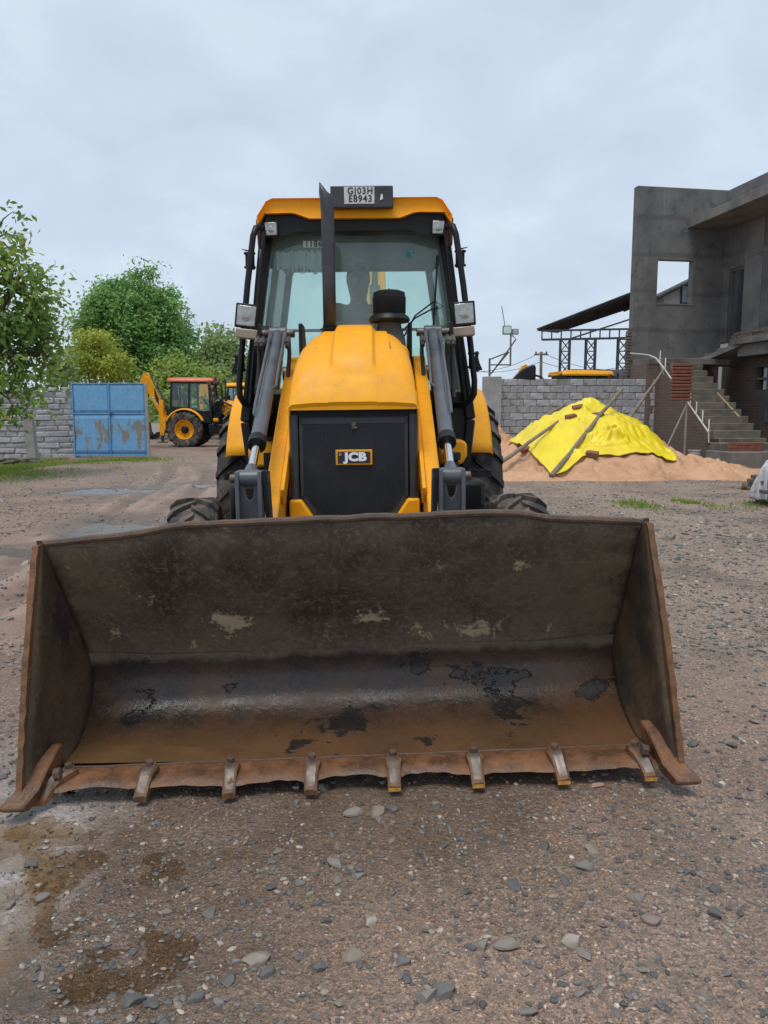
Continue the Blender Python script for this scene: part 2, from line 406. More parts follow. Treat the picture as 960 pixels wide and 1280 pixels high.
M['side_plate'] = rust_mat('scraped_side_plate', (0.042, 0.034, 0.030), (0.13, 0.080, 0.042), (0.20, 0.14, 0.08), 4, 0.5)
M['tooth_tip'] = mat('yellow_tip_paint', (0.62, 0.34, 0.05), (0.35, 0.17, 0.05), rough=0.5, scale=40)
# ------------------------------------------------------------------ ground
PUD = []   # puddles: cx, cy, rx, ry, water level
def rut_h(x, y):
    # wheel ruts sweeping in from the gate on the left
    x = np.asarray(x, float); y = np.asarray(y, float); h = x * 0
    for cx, ph, k in ((-1.75, 0.0, 1.0), (-2.35, 0.6, 1.1), (-2.75, 1.4, .8), (-3.35, 1.1, 1.0)):
        path = cx - 0.0125 * np.clip(y - 6, 0, None) ** 2 * k + 0.15 * np.sin(y * 0.35 + ph)
        d = x - path; wdt = 0.15 + .04 * vn(y * .8, ph, 33)
        h = h + (sstep(4.2, 6, y) * (1 - sstep(18, 24, y))) * (-0.042 * np.exp(-(d / wdt) ** 2) + 0.026 * np.exp(-((np.abs(d) - wdt * 1.6) / 0.08) ** 2)
             + 0.014 * np.exp(-(d / (wdt * 1.1)) ** 2) * np.sin(y * 19 + np.abs(d) * 14))
    return h
def base_h(x, y):
    x = np.asarray(x, float); y = np.asarray(y, float)
    slope = 0.034 + (0.021 - 0.034) * sstep(3.3, 4.4, y)
    h = slope * 1.5 * np.tanh((x + 0.12) / 1.5) * (1 - sstep(7.5, 12, y))
    far = sstep(6, 14, np.hypot(x, y))
    h = h + 0.010 * vn(x * 0.9, y * 0.9, 1) * (1 + 1.6 * far) + 0.006 * vn(x * 2.7, y * 2.7, 2)
    near = 1 - sstep(3.5, 7, y)
    h = h + near * (0.004 * vn(x * 9, y * 9, 3) + 0.0025 * vn(x * 23, y * 23, 4))
    h = h + rut_h(x, y) * 1.0
    # level under the wheels, the walls and the sand
    fl = (1 - sstep(0.5, 0.9, np.abs(y - 6.45))) * (1 - sstep(1.3, 1.8, np.abs(x + 0.2)))
    h = h * (1 - fl) + fl * (0.021 * (x + 0.2))
    return h * (1 - sstep(60, 90, np.hypot(x, y)))
for cx, cy, rx, ry, dz in ((-1.62, 2.0, 1.14, 0.80, -0.010), (-4.85, 13.4, 0.8, 0.6, -0.004), (-3.42, 9.45, 0.55, 0.7, -0.004),
                           (-3.72, 7.62, 0.42, 0.28, -0.004), (-3.0, 14.6, 1.0, 0.35, -0.003), (-2.1, 14.9, .35, .4, -.003)):
    PUD.append((cx, cy, rx, ry, float(base_h(cx + rx * .8, cy)) * .5 + float(base_h(cx - rx * .5, cy)) * .5 + dz))
def pud_r(p, x, y):
    cx, cy, rx, ry, wz = p
    return np.hypot((x - cx) / rx, (y - cy) / ry) + 0.22 * vn(x * 2.2 / rx, y * 2.2 / ry, 8) + 0.12 * vn(x * 7 / rx, y * 7 / ry, 9)
def H(x, y):
    x = np.asarray(x, float); y = np.asarray(y, float)
    h = base_h(x, y)
    for p in PUD:
        r = pud_r(p, x, y)
        m = 1 - sstep(0.55, 1.25, r)
        rim = np.maximum(h, p[4] + 0.006)
        near = 1 - sstep(1.0, 1.9, np.hypot((x - p[0]) / p[2], (y - p[1]) / p[3]))
        h = h * (1 - near) + near * rim
        h = h * (1 - m) + m * (p[4] - 0.009 + 0.009 * vn(x * 7, y * 7, 5) + 0.008 * vn(x * 19, y * 19, 6))
    return h
def hz(x, y): return float(H(x, y))

def ax(parts):
    out = []
    for a, b, st in parts: out += list(np.arange(a, b, st))
    return np.array(out + [parts[-1][1]])
def geo(a, b, s0, k):
    out, p, s = [], a, s0
    while p < b: out.append(p); p += s; s *= k
    return out + [b]
gx = ax([(-5.2, -2.4, 0.07), (-2.4, 2.4, 0.026), (2.4, 5.2, 0.07)])
gx = np.concatenate([-np.array(geo(5.27, 900, 0.09, 1.13))[::-1], gx, np.array(geo(5.27, 900, 0.09, 1.13))])
gy = np.concatenate([-np.array(geo(0.2, 60, 0.3, 1.5))[::-1], ax([(0.2, 1.0, 0.1), (1.0, 4.2, 0.024), (4.2, 10, 0.055), (10, 15, .09)]), np.array(geo(15.08, 1500, 0.11, 1.055))])
GX, GY = np.meshgrid(gx, gy)
V = np.stack([GX, GY, H(GX, GY)], -1).reshape(-1, 3)
nx, ny = len(gx), len(gy)
ii = (np.arange(ny - 1)[:, None] * nx + np.arange(nx - 1)[None, :]).ravel()
Fg = np.stack([ii, ii + 1, ii + nx + 1, ii + nx], -1)
wet = np.zeros(len(V))
for p in PUD:
    big = 1.55 if p[1] < 4 else 1.9
    wet = np.maximum(wet, 1 - sstep(0.9, big, pud_r(p, V[:, 0], V[:, 1])))
# damp hollow under and before the bucket, where it has dripped
wet = np.maximum(wet, 0.8 * (1 - sstep(0.5, 1.25, np.hypot((V[:, 0] + 0.45) / 1.3, (V[:, 1] - 2.55) / 0.75) + .25 * vn(V[:, 0] * 3, V[:, 1] * 3, 12))))

def ground_mat():
    t = NT('wet_gravel_earth')
    v = t.coord(); wetv = t.attr('val'); co = t.xyz()
    n1 = t.noise(v, 0.55, 5, 0.55); n2 = t.noise(v, 3.2, 7, 0.62); n3 = t.noise(v, 26, 6, 0.65); n4 = t.noise(v, 120, 4, 0.6)
    def cells(scale, loc):
        vn_ = t.n('ShaderNodeTexVoronoi', feature='F1'); t.l(t.coord(loc=loc), vn_.inputs['Vector']); vn_.inputs['Scale'].default_value = scale
        sc_ = t.n('ShaderNodeSeparateColor'); t.l(vn_.outputs['Color'], sc_.inputs[0]); return sc_.outputs, vn_.outputs['Distance']
    cA, dA = cells(62, (0, 0, 0)); cB, dB = cells(150, (3, 3, 0)); cC, dC = cells(340, (1, 7, 0))
    vd = dA
    earth = t.mix(t.rng(n2, 0.35, 0.65), (0.158, 0.112, 0.086), (0.25, 0.19, 0.152))
    # every grain its own tone: fine grit, small chips, larger chips
    grit = t.ramp(cC[0], [(0, (.055, .042, .035)), (.35, (.14, .10, .078)), (.7, (.235, .178, .14)), (.9, (.33, .26, .21)), (1, (.55, .46, .37))])
    earth = t.mix(0.55, earth, grit)
    chipB = t.ramp(cB[0], [(0, (.05, .048, .05)), (.4, (.10, .092, .088)), (.7, (.20, .165, .14)), (.93, (.30, .25, .21)), (1, (.58, .5, .42))])
    earth = t.mix(t.math('MULTIPLY', t.rng(cB[1], 0.52, 0.56), t.rng(n3, 0.35, 0.6, 0.45, 0.95)), earth, chipB)
    chips = t.mix(cA[1], (0.062, 0.063, 0.068), (0.185, 0.165, 0.15))
    earth = t.mix(t.math('MULTIPLY', t.rng(cA[0], 0.66, 0.70), t.rng(n2, 0.38, 0.62, 0.1, 0.9)), earth, chips)
    earth = t.mix(t.rng(n3, 0.5, 0.75, 0, 0.55), earth, (0.075, 0.056, 0.046))
    # grey gravel in large patches, most of it right of the machine; pinkish worn mud along the ruts at the left
    gmask = t.math('MULTIPLY', t.rng(t.math('ADD', co[0], t.rng(n1, 0.3, 0.7, -2, 2)), 0.8, 3.0), t.rng(n1, 0.2, 0.5, 0.5, 1))
    grav = t.ramp(cB[2], [(0, (.07, .066, .064)), (.4, (.15, .135, .122)), (.75, (.26, .23, .20)), (.92, (.38, .34, .3)), (1, (.6, .55, .48))])
    earth = t.mix(t.math('MULTIPLY', gmask, 0.55), earth, grav)
    mm = t.math('MULTIPLY', t.rng(co[0], -4.8, -3.4), t.rng(co[0], -1.0, -1.9))
    mm = t.math('MULTIPLY', mm, t.rng(co[1], 3.2, 5.0))
    pink = t.mix(t.rng(n2, 0.35, 0.65), (0.165, 0.118, 0.096), (0.235, 0.182, 0.155))
    earth = t.mix(t.math('MULTIPLY', mm, t.rng(n1, 0.3, 0.55, 0.4, 0.9)), earth, pink)
    earth = t.mix(1.0, earth, (1.40, 1.20, 1.06), 'MULTIPLY')
    rutv = t.attr('rut')
    earth = t.mix(t.rng(rutv, -0.004, -0.03, 0, .55), earth, (0.135, 0.094, 0.074))
    earth = t.mix(t.rng(rutv, 0.004, 0.022, 0, .5), earth, (0.36, 0.27, 0.22))
    moist = t.rng(t.noise(t.coord(loc=(8, 2, 0)), 0.9, 6, .6, .5), 0.47, 0.66)
    earth = t.mix(t.math('MULTIPLY', moist, 0.62), earth, t.mix(1.0, earth, (0.42, 0.40, 0.39), 'MULTIPLY'))
    sky_glint = t.math('MULTIPLY', t.rng(t.math('ADD', co[0], t.rng(n2, .3, .7, -.12, .12)), -0.86, -1.06), t.math('MULTIPLY', t.rng(co[1], 3.2, 2.5), t.rng(t.math('ADD', co[1], t.rng(n2, .3, .7, -.2, .2)), 1.5, 1.75)))
    earth = t.mix(t.math('MULTIPLY', sky_glint, t.rng(n3, .3, .62, .95, .35)), earth, (0.50, 0.47, 0.46))  # pale tone painted into the ground colour for sky mirrored in the near puddle
    dry = t.math('SUBTRACT', 1.0, t.math('MULTIPLY', sky_glint, .9))  # keeps the wet darkening off the painted sky reflection
    earth = t.mix(t.math('MULTIPLY', t.math('MULTIPLY', wetv, 0.6), dry), earth, (0.080, 0.054, 0.036))
    rr = t.math('SUBTRACT', t.math('SUBTRACT', t.rng(n2, 0.3, 0.7, 0.55, 0.85), t.math('MULTIPLY', moist, .22)), t.math('MULTIPLY', wetv, 0.40))
    b = t.bump(n3, 0.7, 0.014); b = t.bump(vd, 0.45, 0.009, b); b = t.bump(dB, 0.5, 0.005, b); b = t.bump(n4, 0.4, 0.003, b)
    return t.end(t.bsdf(earth, rr, 0.0, b, 0.5))
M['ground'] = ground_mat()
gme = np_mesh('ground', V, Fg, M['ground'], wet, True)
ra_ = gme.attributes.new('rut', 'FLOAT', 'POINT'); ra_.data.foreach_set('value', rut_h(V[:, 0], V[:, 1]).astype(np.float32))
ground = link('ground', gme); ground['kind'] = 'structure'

def water_mat(name, tint, murk, rough_, ior_):
    t = NT(name)
    tr = t.n('ShaderNodeBsdfTransparent'); tr.inputs[0].default_value = (*tint, 1)
    df = t.n('ShaderNodeBsdfDiffuse'); df.inputs[0].default_value = (0.17, 0.105, 0.05, 1)
    m1 = t.n('ShaderNodeMixShader'); dep_ = t.attr('val'); t.l(t.math('MULTIPLY', dep_, murk), m1.inputs[0]); t.l(t.mix(dep_, (1.0, .98, .95), tint), tr.inputs[0])
    t.l(tr.outputs[0], m1.inputs[1]); t.l(df.outputs[0], m1.inputs[2])
    gl = t.n('ShaderNodeBsdfGlossy'); gl.inputs['Roughness'].default_value = rough_
    t.l(t.bump(t.noise(t.coord(), 9, 3), 0.25, 0.02), gl.inputs['Normal'])
    fr = t.n('ShaderNodeFresnel'); fr.inputs[0].default_value = ior_
    m2 = t.n('ShaderNodeMixShader'); t.l(fr.outputs[0], m2.inputs[0]); t.l(m1.outputs[0], m2.inputs[1]); t.l(gl.outputs[0], m2.inputs[2])
    return t.end(m2.outputs[0])
M['water'] = water_mat('muddy_water', (0.86, 0.73, 0.54), 0.22, 0.05, 1.62)
M['water_far'] = water_mat('rippled_muddy_water', (0.85, 0.75, 0.6), 0.25, 0.34, 1.5)
for p in PUD:          # a sheet cut to the hollow; its tint grows with the water's depth
    cx, cy, rx, ry, wz = p; n_ = 90
    qx, qy = np.meshgrid(np.linspace(cx - rx * 1.3, cx + rx * 1.3, n_), np.linspace(cy - ry * 1.3, cy + ry * 1.3, n_))
    dep = wz - H(qx, qy)
    ins = (np.hypot((qx - cx) / rx, (qy - cy) / ry) < 1.28).ravel()
    Vw = np.stack([qx, qy, np.full_like(qx, wz)], -1).reshape(-1, 3)
    iw = (np.arange(n_ - 1)[:, None] * n_ + np.arange(n_ - 1)[None, :]).ravel(); Fw = np.stack([iw, iw + 1, iw + n_ + 1, iw + n_], -1)
    Fw = Fw[ins[Fw].all(1) & (dep.ravel()[Fw].max(1) > -0.002)]
    o = link('puddle_water', np_mesh('puddle_water', Vw, Fw, M['water' if cy < 4 else 'water_far'], np.clip(dep.ravel() / 0.016, 0, 1), True)); o['kind'] = 'structure'

# ------------------------------------------------------------------ loose gravel and stones
ico = bmesh.new(); bmesh.ops.create_icosphere(ico, subdivisions=1, radius=1)
IV = np.array([v_.co[:] for v_ in ico.verts]); IF = np.array([[v_.index for v_ in f.verts] for f in ico.faces]); ico.free()
ico = bmesh.new(); bmesh.ops.create_icosphere(ico, subdivisions=3, radius=1)
IV2 = np.array([v_.co[:] for v_ in ico.verts]); IF2 = np.array([[v_.index for v_ in f.verts] for f in ico.faces]); ico.free()
def stone_mat():
    t = NT('loose_stone')
    a = t.attr('val'); n = t.noise(t.coord(), 60, 5, 0.6)
    c = t.ramp(a, [(0.0, (0.075, 0.074, 0.076)), (0.28, (0.13, 0.126, 0.124)), (0.5, (0.205, 0.188, 0.17)), (0.66, (0.27, 0.215, 0.17)),
                   (0.8, (0.33, 0.285, 0.235)), (0.90, (0.50, 0.44, 0.36)), (0.955, (0.34, 0.17, 0.10)), (1.0, (0.66, 0.60, 0.52))])
    c = t.mix(t.rng(n, 0.35, 0.7, 0, 0.5), c, (0.10, 0.085, 0.075))
    return t.end(t.bsdf(c, t.rng(n, 0.3, 0.7, 0.45, 0.8), 0.0, t.bump(n, 0.3, 0.003)))
M['stone'] = stone_mat()
rg = np.random.default_rng(5)
def shards(n, ylo, yhi, rlo, rhi, seed, power=2.2):
    g = np.random.default_rng(seed)
    Y = np.exp(g.uniform(math.log(ylo), math.log(yhi), n)); X = g.uniform(-1, 1, n) * (0.56 * Y + 0.25)
    # clustering: keep by noise
    keep = g.uniform(0, 1, n) < 0.35 + 0.65 * sstep(-0.35, 0.5, vn(X * 1.4, Y * 1.4, 21) + 0.5 * vn(X * 5, Y * 5, 22)) + 0.25 * (X > 1.2)
    mudlane = (X < -1.3) & (X > -4.2) & (Y > 4.5)
    keep &= ~(mudlane & (g.uniform(0, 1, n) < 0.75))
    X, Y = X[keep], Y[keep]; n = len(X)
    r = rlo * (rhi / rlo) ** (g.uniform(0, 1, n) ** power) * np.clip(Y / 2.6, 0.8, 3.2) ** 0.55
    sq = np.stack([g.uniform(0.8, 1.5, n), g.uniform(0.6, 1.1, n), g.uniform(0.35, 0.75, n)], -1)
    d = 1 + g.uniform(-0.28, 0.22, (n, len(IV)))
    P = IV[None] * d[..., None] * sq[:, None] * r[:, None, None]
    a = g.uniform(0, 2 * math.pi, n); ca, sa = np.cos(a)[:, None], np.sin(a)[:, None]
    Q = np.stack([P[..., 0] * ca - P[..., 1] * sa, P[..., 0] * sa + P[..., 1] * ca, P[..., 2]], -1)
    Q[..., 0] += X[:, None]; Q[..., 1] += Y[:, None]; Q[..., 2] += (H(X, Y) + r * sq[:, 2] * 0.28)[:, None]
    Fc = (IF[None] + (np.arange(n) * len(IV))[:, None, None]).reshape(-1, 3)
    val = g.uniform(0, 1, n) ** np.where(r < 0.006, 0.95, 1.5)
    return Q.reshape(-1, 3), Fc, np.repeat(val, len(IV))
Va, Fa, va = shards(30000, 1.15, 11, 0.0026, 0.013, 31, 2.0)
g_ = np.random.default_rng(77)
Vb, Fb, vb = shards(15000, 4.0, 17, 0.006, 0.018, 32, 2.0)
Fa = np.concatenate([Fa, Fb + len(Va)]); Va = np.concatenate([Va, Vb]); va = np.concatenate([va, np.clip(vb * .72 + .26, 0, 1)])
o = link('gravel', np_mesh('gravel', Va, Fa, M['stone'], va))
tag(o, 'small mixed gravel chips scattered over the wet brown ground', 'gravel', kind='stuff')

stone_meshes = []
for i in range(14):
    g = np.random.default_rng(100 + i)
    P = IV2.copy()
    for _ in range(11):                                  # cut flat facets
        nrm = g.normal(size=3); nrm /= np.linalg.norm(nrm); dd = g.uniform(0.42, 0.78)
        s_ = P @ nrm; P = P - np.where(s_ > dd, s_ - dd, 0)[:, None] * nrm[None]
    P = P * (1 + 0.05 * vn(P[:, 0] * 3 + i, P[:, 1] * 3 + P[:, 2] * 2, 14) + 0.025 * vn(P[:, 0] * 8 + i, P[:, 1] * 8 - P[:, 2] * 7, 15))[:, None]
    P *= np.array([g.uniform(0.95, 1.35), g.uniform(0.7, 1.0), g.uniform(0.5, 0.72)])
    shade = [0.16, 0.28, 0.42, 0.55, 0.66, 0.74, 0.2, 0.34, 0.5, 0.6, 0.24, 0.84, 0.52, 0.945][i]
    me_ = np_mesh('stone', P, IF2, M['stone'], np.full(len(P), shade), True); me_.set_sharp_from_angle(angle=R(24)); stone_meshes.append(me_)
def stone(x, y, r, k, label, group=None, rz=None, flat=1.0):
    o = link('stone', stone_meshes[k], None, (x, y, hz(x, y) + r * 0.14 * flat), (rnd.uniform(-.2, .2), rnd.uniform(-.2, .2), rnd.uniform(0, 6.28) if rz is None else rz), (r, r, r * flat))
    tag(o, label, 'stone', group)
    return o
def gpt(u, v):
    p = at(u, v, 1.0); d = p - Vector((0, 0, CAMZ)); k = CAMZ / -d.z
    return d.x * k, d.y * k
spots = [(322, 1195, .034, 5, 'long flat tan stone on the gravel beside a puddle', 0.1), (441, 1197, .030, 4, 'pale grey stone with an upright pointed face', 1.0),
         (601, 1191, .026, 3, 'rounded light grey stone beside a low brownish one', 0.5), (633, 1190, .032, 9, 'low brownish grey stone next to a rounded light one', 0.2),
         (716, 1187, .038, 11, 'wide flat pale tan stone sunk in the gravel', 0.0), (817, 1161, .030, 4, 'smooth oval grey green stone on bare gravel', -0.5),
         (731, 1095, .030, 2, 'boxy dark grey stone alone in front of the bucket', 0.0), (48, 1089, .028, 11, 'pale tan stone at the edge of the brown puddle', 0.3),
         (463, 1158, .028, 11, 'pale chipped stone above the pointed grey one', 0.9), (442, 1017, .036, 9, 'large grey stone half under the middle bucket teeth', 0.4),
         (471, 1017, .034, 4, 'light round stone tucked behind a bucket tooth', 1.3), (745, 993, .024, 13, 'reddish tan stone beside the last bucket teeth', 0.2),
         (555, 1245, .040, 7, 'broad blue grey stone low in the gravel', 0.0), (165, 1236, .032, 10, 'dark brown grey stone at the puddle end', 0.0),
         (400, 985, .036, 8, 'grey stone in shade under the bucket lip', 0.0), (505, 1209, .024, 7, 'small blue grey stone beside a cluster of pebbles', 0.0)]
for u, v, r, k, lb, rz in spots:
    x, y = gpt(u, v); stone(x, y, r, k, lb, None, rz)
n_st = 0; used = []
while n_st < 210:
    Y = math.exp(rnd.uniform(math.log(1.2), math.log(6.5))); X = rnd.uniform(-1, 1) * (0.54 * Y)
    if 2.5 < Y < 7.3 and abs(X + 0.15) < 1.2: continue
    if Y > 4 and X < -1.2 and rnd.random() < 0.7: continue
    if any((X - a) ** 2 + (Y - b) ** 2 < 0.003 for a, b in used): continue
    r = rnd.choice((0.011, 0.012, 0.014, 0.017, 0.021, 0.027)) * (1 + 0.12 * max(0, Y - 2)); k = rnd.choice((0, 0, 1, 1, 2, 3, 6, 6, 7, 8, 9, 10, 12, 4))
    used.append((X, Y)); n_st += 1
    if k in (0, 1, 6, 10, 7): stone(X, Y, r, k, 'small dark blue grey stone lying loose on the gravel', 'dark stones on the gravel')
    else: stone(X, Y, r, k, 'small mid grey or brownish stone lying loose on the gravel', 'paler stones on the gravel')
for X, Y, r in ((2.75, 6.6, .075), (2.1, 7.0, .07), (3.3, 6.9, .05)):
    pass
# ------------------------------------------------------------------ the backhoe loader
# coordinates below: x right of the machine's centre line, Y metres from the camera, z height; the root stands at Y 5.5
OFF = (0, 5.5, 0)
def mb(): return MB(OFF)
root = empty('backhoe_loader', (-0.166, 5.5, 0.0))
root.rotation_mode = 'XYZ'
root.rotation_euler = (0, R(-0.7), R(0.8))
tag(root, 'yellow backhoe loader with a wide rusty front bucket resting on the gravel', 'backhoe loader')

# ---- bucket
BR = -1.35     # extra roll of the bucket, degrees
prof = [(2.725, 0.935), (2.79, 0.84), (2.86, 0.735), (2.93, 0.63), (3.0, 0.52), (3.06, 0.43), (3.092, 0.365), (3.104, 0.31), (3.095, 0.255),
        (3.07, 0.205), (3.03, 0.162), (2.975, 0.124), (2.91, 0.096), (2.83, 0.078), (2.69, 0.069)]
HW = 1.085
def guard(x):      # raised spill guard in the middle of the top edge
    a = abs(x)
    return 0.050 * (1 - float(sstep(0.52, 0.86, a))) + 0.004 * float(vn(x * 9, 0.3, 40)) + 0.003 * float(vn(x * 24, 0.7, 41)) - 0.02 * float(sstep(.86, 1.1, a))
NXB = 72
G = []
dirt = Vector((2.725 - 2.79, 0.935 - 0.84)).normalized()
for i, (y, z) in enumerate(prof):
    row = []
    for j in range(NXB + 1):
        x = -HW + 2 * HW * j / NXB
        yy, zz = y, z
        if i == 0: yy += dirt.x * guard(x); zz += dirt.y * guard(x)
        dent = 0.006 * float(vn(x * 2.5, z * 5, 42)) + 0.003 * float(vn(x * 7, z * 9, 43))
        if 0 < i < len(prof) - 3: yy += dent; zz += dent * 0.4
        row.append((x, yy, zz))
    G.append(row)
m = mb(); m.grid(G)
bucket = m.build('bucket', M['bucket'], root, smooth=60, solid=(0.022, 0))
bucket.modifiers['solid'].offset = -1
tag(bucket, 'wide loader bucket of dark rusted steel, wet and rusty inside')
# top lip: bright worn edge following the guard
m = mb()
m.tube([(-HW + 2 * HW * j / 60, 2.733 + dirt.x * guard(-HW + 2 * HW * j / 60), 0.935 + dirt.y * guard(-HW + 2 * HW * j / 60)) for j in range(61)], 0.0125, 8)
m.build('top_rim', M['rust_dark'], bucket)
# wear plate: a second skin over the heel and floor with an uneven upper edge
m = mb(); G = []
for i, (y, z) in enumerate(prof[5:]):
    row = []
    for j in range(NXB + 1):
        x = -HW + 0.004 + (2 * HW - 0.008) * j / NXB
        yy, zz = y - 0.009, z + 0.006
        if i == 0:
            tt = 0.62 + 0.10 * float(vn(x * 3, 1.1, 44)) + 0.05 * float(vn(x * 11, 1.1, 45)) - .25 * float(sstep(.8, 1.05, abs(x)))
            y1, z1 = prof[6]; yy = y + (y1 - y) * tt - 0.008; zz = z + (z1 - z) * tt + 0.004
        row.append((x, yy, zz))
    G.append(row)
m.grid(G); m.build('wear_plate', M['bucket'], bucket, smooth=60)
# side plates and their thick front edges
front = lambda s: (2.728 + (2.555 - 2.728) * s, 0.925 + (0.050 - 0.925) * s)
for sx in (-1, 1):
    m = mb(); G = []
    K = len(prof); nc = 8
    for i, (y, z) in enumerate(prof):
        s_ = i / (K - 1); fy, fz = front(s_)
        row = []
        for j in range(nc + 1):
            q = j / nc; yy, zz = y + (fy - y) * q, z + (fz - z) * q
            fl = 0.066 * q * s_ + 0.008 * float(vn(yy * 5, zz * 5, 46 + sx)) * q
            row.append((sx * (HW + 0.004 + fl), yy, zz))
        G.append(row)
    m.grid(G)
    o = m.build('side_plate', M['side_plate'], bucket, smooth=50, solid=(0.02, 0))
    m = mb(); pts = []
    for i in range(49):
        s_ = i / 48; fy, fz = front(s_); pts.append((sx * (HW + 0.008 + 0.066 * s_ + 0.004 * math.sin(math.pi * s_)), fy - 0.004 - 0.008 * math.sin(math.pi * s_), fz + 0.012 * (1 - s_) - 0.018 * (s_ < 0.02)))
    G = []
    for i, p in enumerate(pts):
        w2, d2 = 0.0105 + 0.002 * float(vn(i * .9, 3.3, 48)), 0.018 + 0.006 * float(vn(i * .5, 5.5, 49 + sx)) + .003 * float(vn(i * 1.9, 2.5, 52 + sx))
        G.append([(p[0] - w2, p[1] - d2, p[2]), (p[0] + w2, p[1] - d2, p[2]), (p[0] + w2 * .8, p[1] + d2, p[2]), (p[0] - w2 * .8, p[1] + d2, p[2]), (p[0] - w2, p[1] - d2, p[2])])
    m.grid(G); m.add(G[0][:4], [(0, 1, 2, 3)]); m.add(G[-1][:4], [(0, 1, 2, 3)])
    m.build('edge_strip', M['rust_edge'], bucket, smooth=40)
    # bolted side cutter: a heavy tooth on the corner
    m = mb()
    poly = [(2.735, 0.168), (2.715, 0.182), (2.68, 0.168), (2.61, 0.130), (2.545, 0.090), (2.487, 0.062), (2.478, 0.042), (2.50, 0.030), (2.57, 0.040), (2.65, 0.055), (2.71, 0.095)]
    G = []
    cyc = [(2.65 + 0.0, 0.12)]
    in_, out_ = [], []
    for (y, z) in poly:
        k_ = (2.76 - y) / 0.29
        th = 0.014 + 0.030 * k_ if y > 2.46 else 0.026
        cx = HW + 0.020 + 0.050 * k_ + (0.012 if y < 2.5 else 0) - 0.028 * (1 - k_)
        in_.append((sx * (cx - th), y, z)); out_.append((sx * (cx + th), y, z))
    n_ = len(poly)
    m.add(in_ + out_, [tuple(range(n_)), tuple(range(n_, 2 * n_))] + [(i, (i + 1) % n_, n_ + (i + 1) % n_, n_ + i) for i in range(n_)])
    m.build('side_cutter', M['rust'], bucket, bevel=0.010)
    m = mb(); m.cyl((sx * (HW - 0.02), 2.62, 0.105), (sx * (HW - 0.045), 2.62, 0.11), 0.022, n=6); m.build('bolt', M['rust_dark'], bucket, bevel=0.003)
# cutting edge: thick plate worn into scallops between the teeth
TX = [-1.03 + 2.06 * i / 7 for i in range(8)]
m = mb(); top, bot = [], []
nn = 140
for j in range(nn + 1):
    x = -HW - 0.01 + (2 * HW + 0.02) * j / nn
    k_ = (x - TX[0]) / (TX[1] - TX[0]); f_ = k_ - math.floor(k_)
    sc_ = 0.034 * (1 - (2 * f_ - 1) ** 2) * (0.7 + .45 * math.sin(x * 5 + 1)) + .006 * float(vn(x * 30, 9.1, 50)) if TX[0] < x < TX[-1] else 0.0
    yf = 2.612 - 0.030 + sc_ * 0.95 + 0.004 * float(vn(x * 14, 2.2, 47))
    zf = 0.064 + sc_ * 0.25
    top.append([(x, 2.712, 0.084), (x, 2.685, 0.082), (x, 2.65, 0.079), (x, yf + 0.012, zf), (x, yf, zf - 0.012), (x, 2.70, 0.040), (x, 2.80, 0.036)])
m.grid(top); m.build('cutting_edge', M['rust'], bucket, smooth=40)
m = mb(); m.tube([(-HW + .02 + (2 * HW - .04) * j / 40, 2.714 + .003 * math.sin(j * 1.7), 0.083) for j in range(41)], 0.006, 6); m.build('weld_bead', M['rust_dark'], bucket)
for i, x in enumerate(TX):
    lean = {0: -0.07, 1: -0.015, 7: 0.03, 6: 0.01}.get(i, 0.0) + rnd.uniform(-.006, .006)
    m = mb()
    sec = [(2.690, 0.023, 0.076, 0.090, 0), (2.672, 0.030, 0.066, 0.103, 0), (2.645, 0.031, 0.054, 0.108, 0.1), (2.622, 0.026, 0.046, 0.100, 0.35), (2.595, 0.0235, 0.036, 0.078, 0.65), (2.566, 0.023, 0.024, 0.050, 0.95), (2.557, 0.023, 0.019, 0.040, 1.0)]
    G = []
    for (y, hw_, z0, z1, k_) in sec:
        cx = x + lean * k_; wv = rnd.uniform(-.002, .002)
        G.append([(cx - hw_, y, z0), (cx - hw_, y + wv, z1 - 0.006), (cx - hw_ * .65, y, z1 + wv), (cx, y, z1 - 0.004 * (0.2 < k_ < 0.9)), (cx + hw_ * .65, y, z1 - wv), (cx + hw_, y, z1 - 0.006), (cx + hw_, y, z0), (cx - hw_, y, z0)])
    m.grid(G)
    for i_ in (2, 3, 4):
        for j_ in (2, 3): m.m[i_ * 7 + j_] = 1
    m.add([G[0][q] for q in range(7)], [tuple(range(7))])
    m.add([G[-1][q] for q in range(7)], [tuple(range(7))[::-1]])
    m.cur = 0
    to = m.build('tooth', [M['rust'], M['steel']], bucket, smooth=35)
    m = mb(); m.cyl((x, 2.664, 0.100), (x, 2.659, 0.124), 0.0165, 0.013, n=6); m.cyl((x, 2.664, 0.100), (x, 2.663, 0.108), 0.022, n=12)
    m.build('bolt', M['rust_dark'], bucket, smooth=30)
    if i >= 4:
        m = mb(); m.slab([(x + lean * .97 - .022, 2.5555, 0.0215), (x + lean * .97 + .022, 2.5555, 0.0215), (x + lean * .97 + .0215, 2.5555, 0.034), (x + lean * .97 - .0215, 2.5555, 0.034)], 0.002)
        m.build('painted_tip', M['tooth_tip'], bucket)
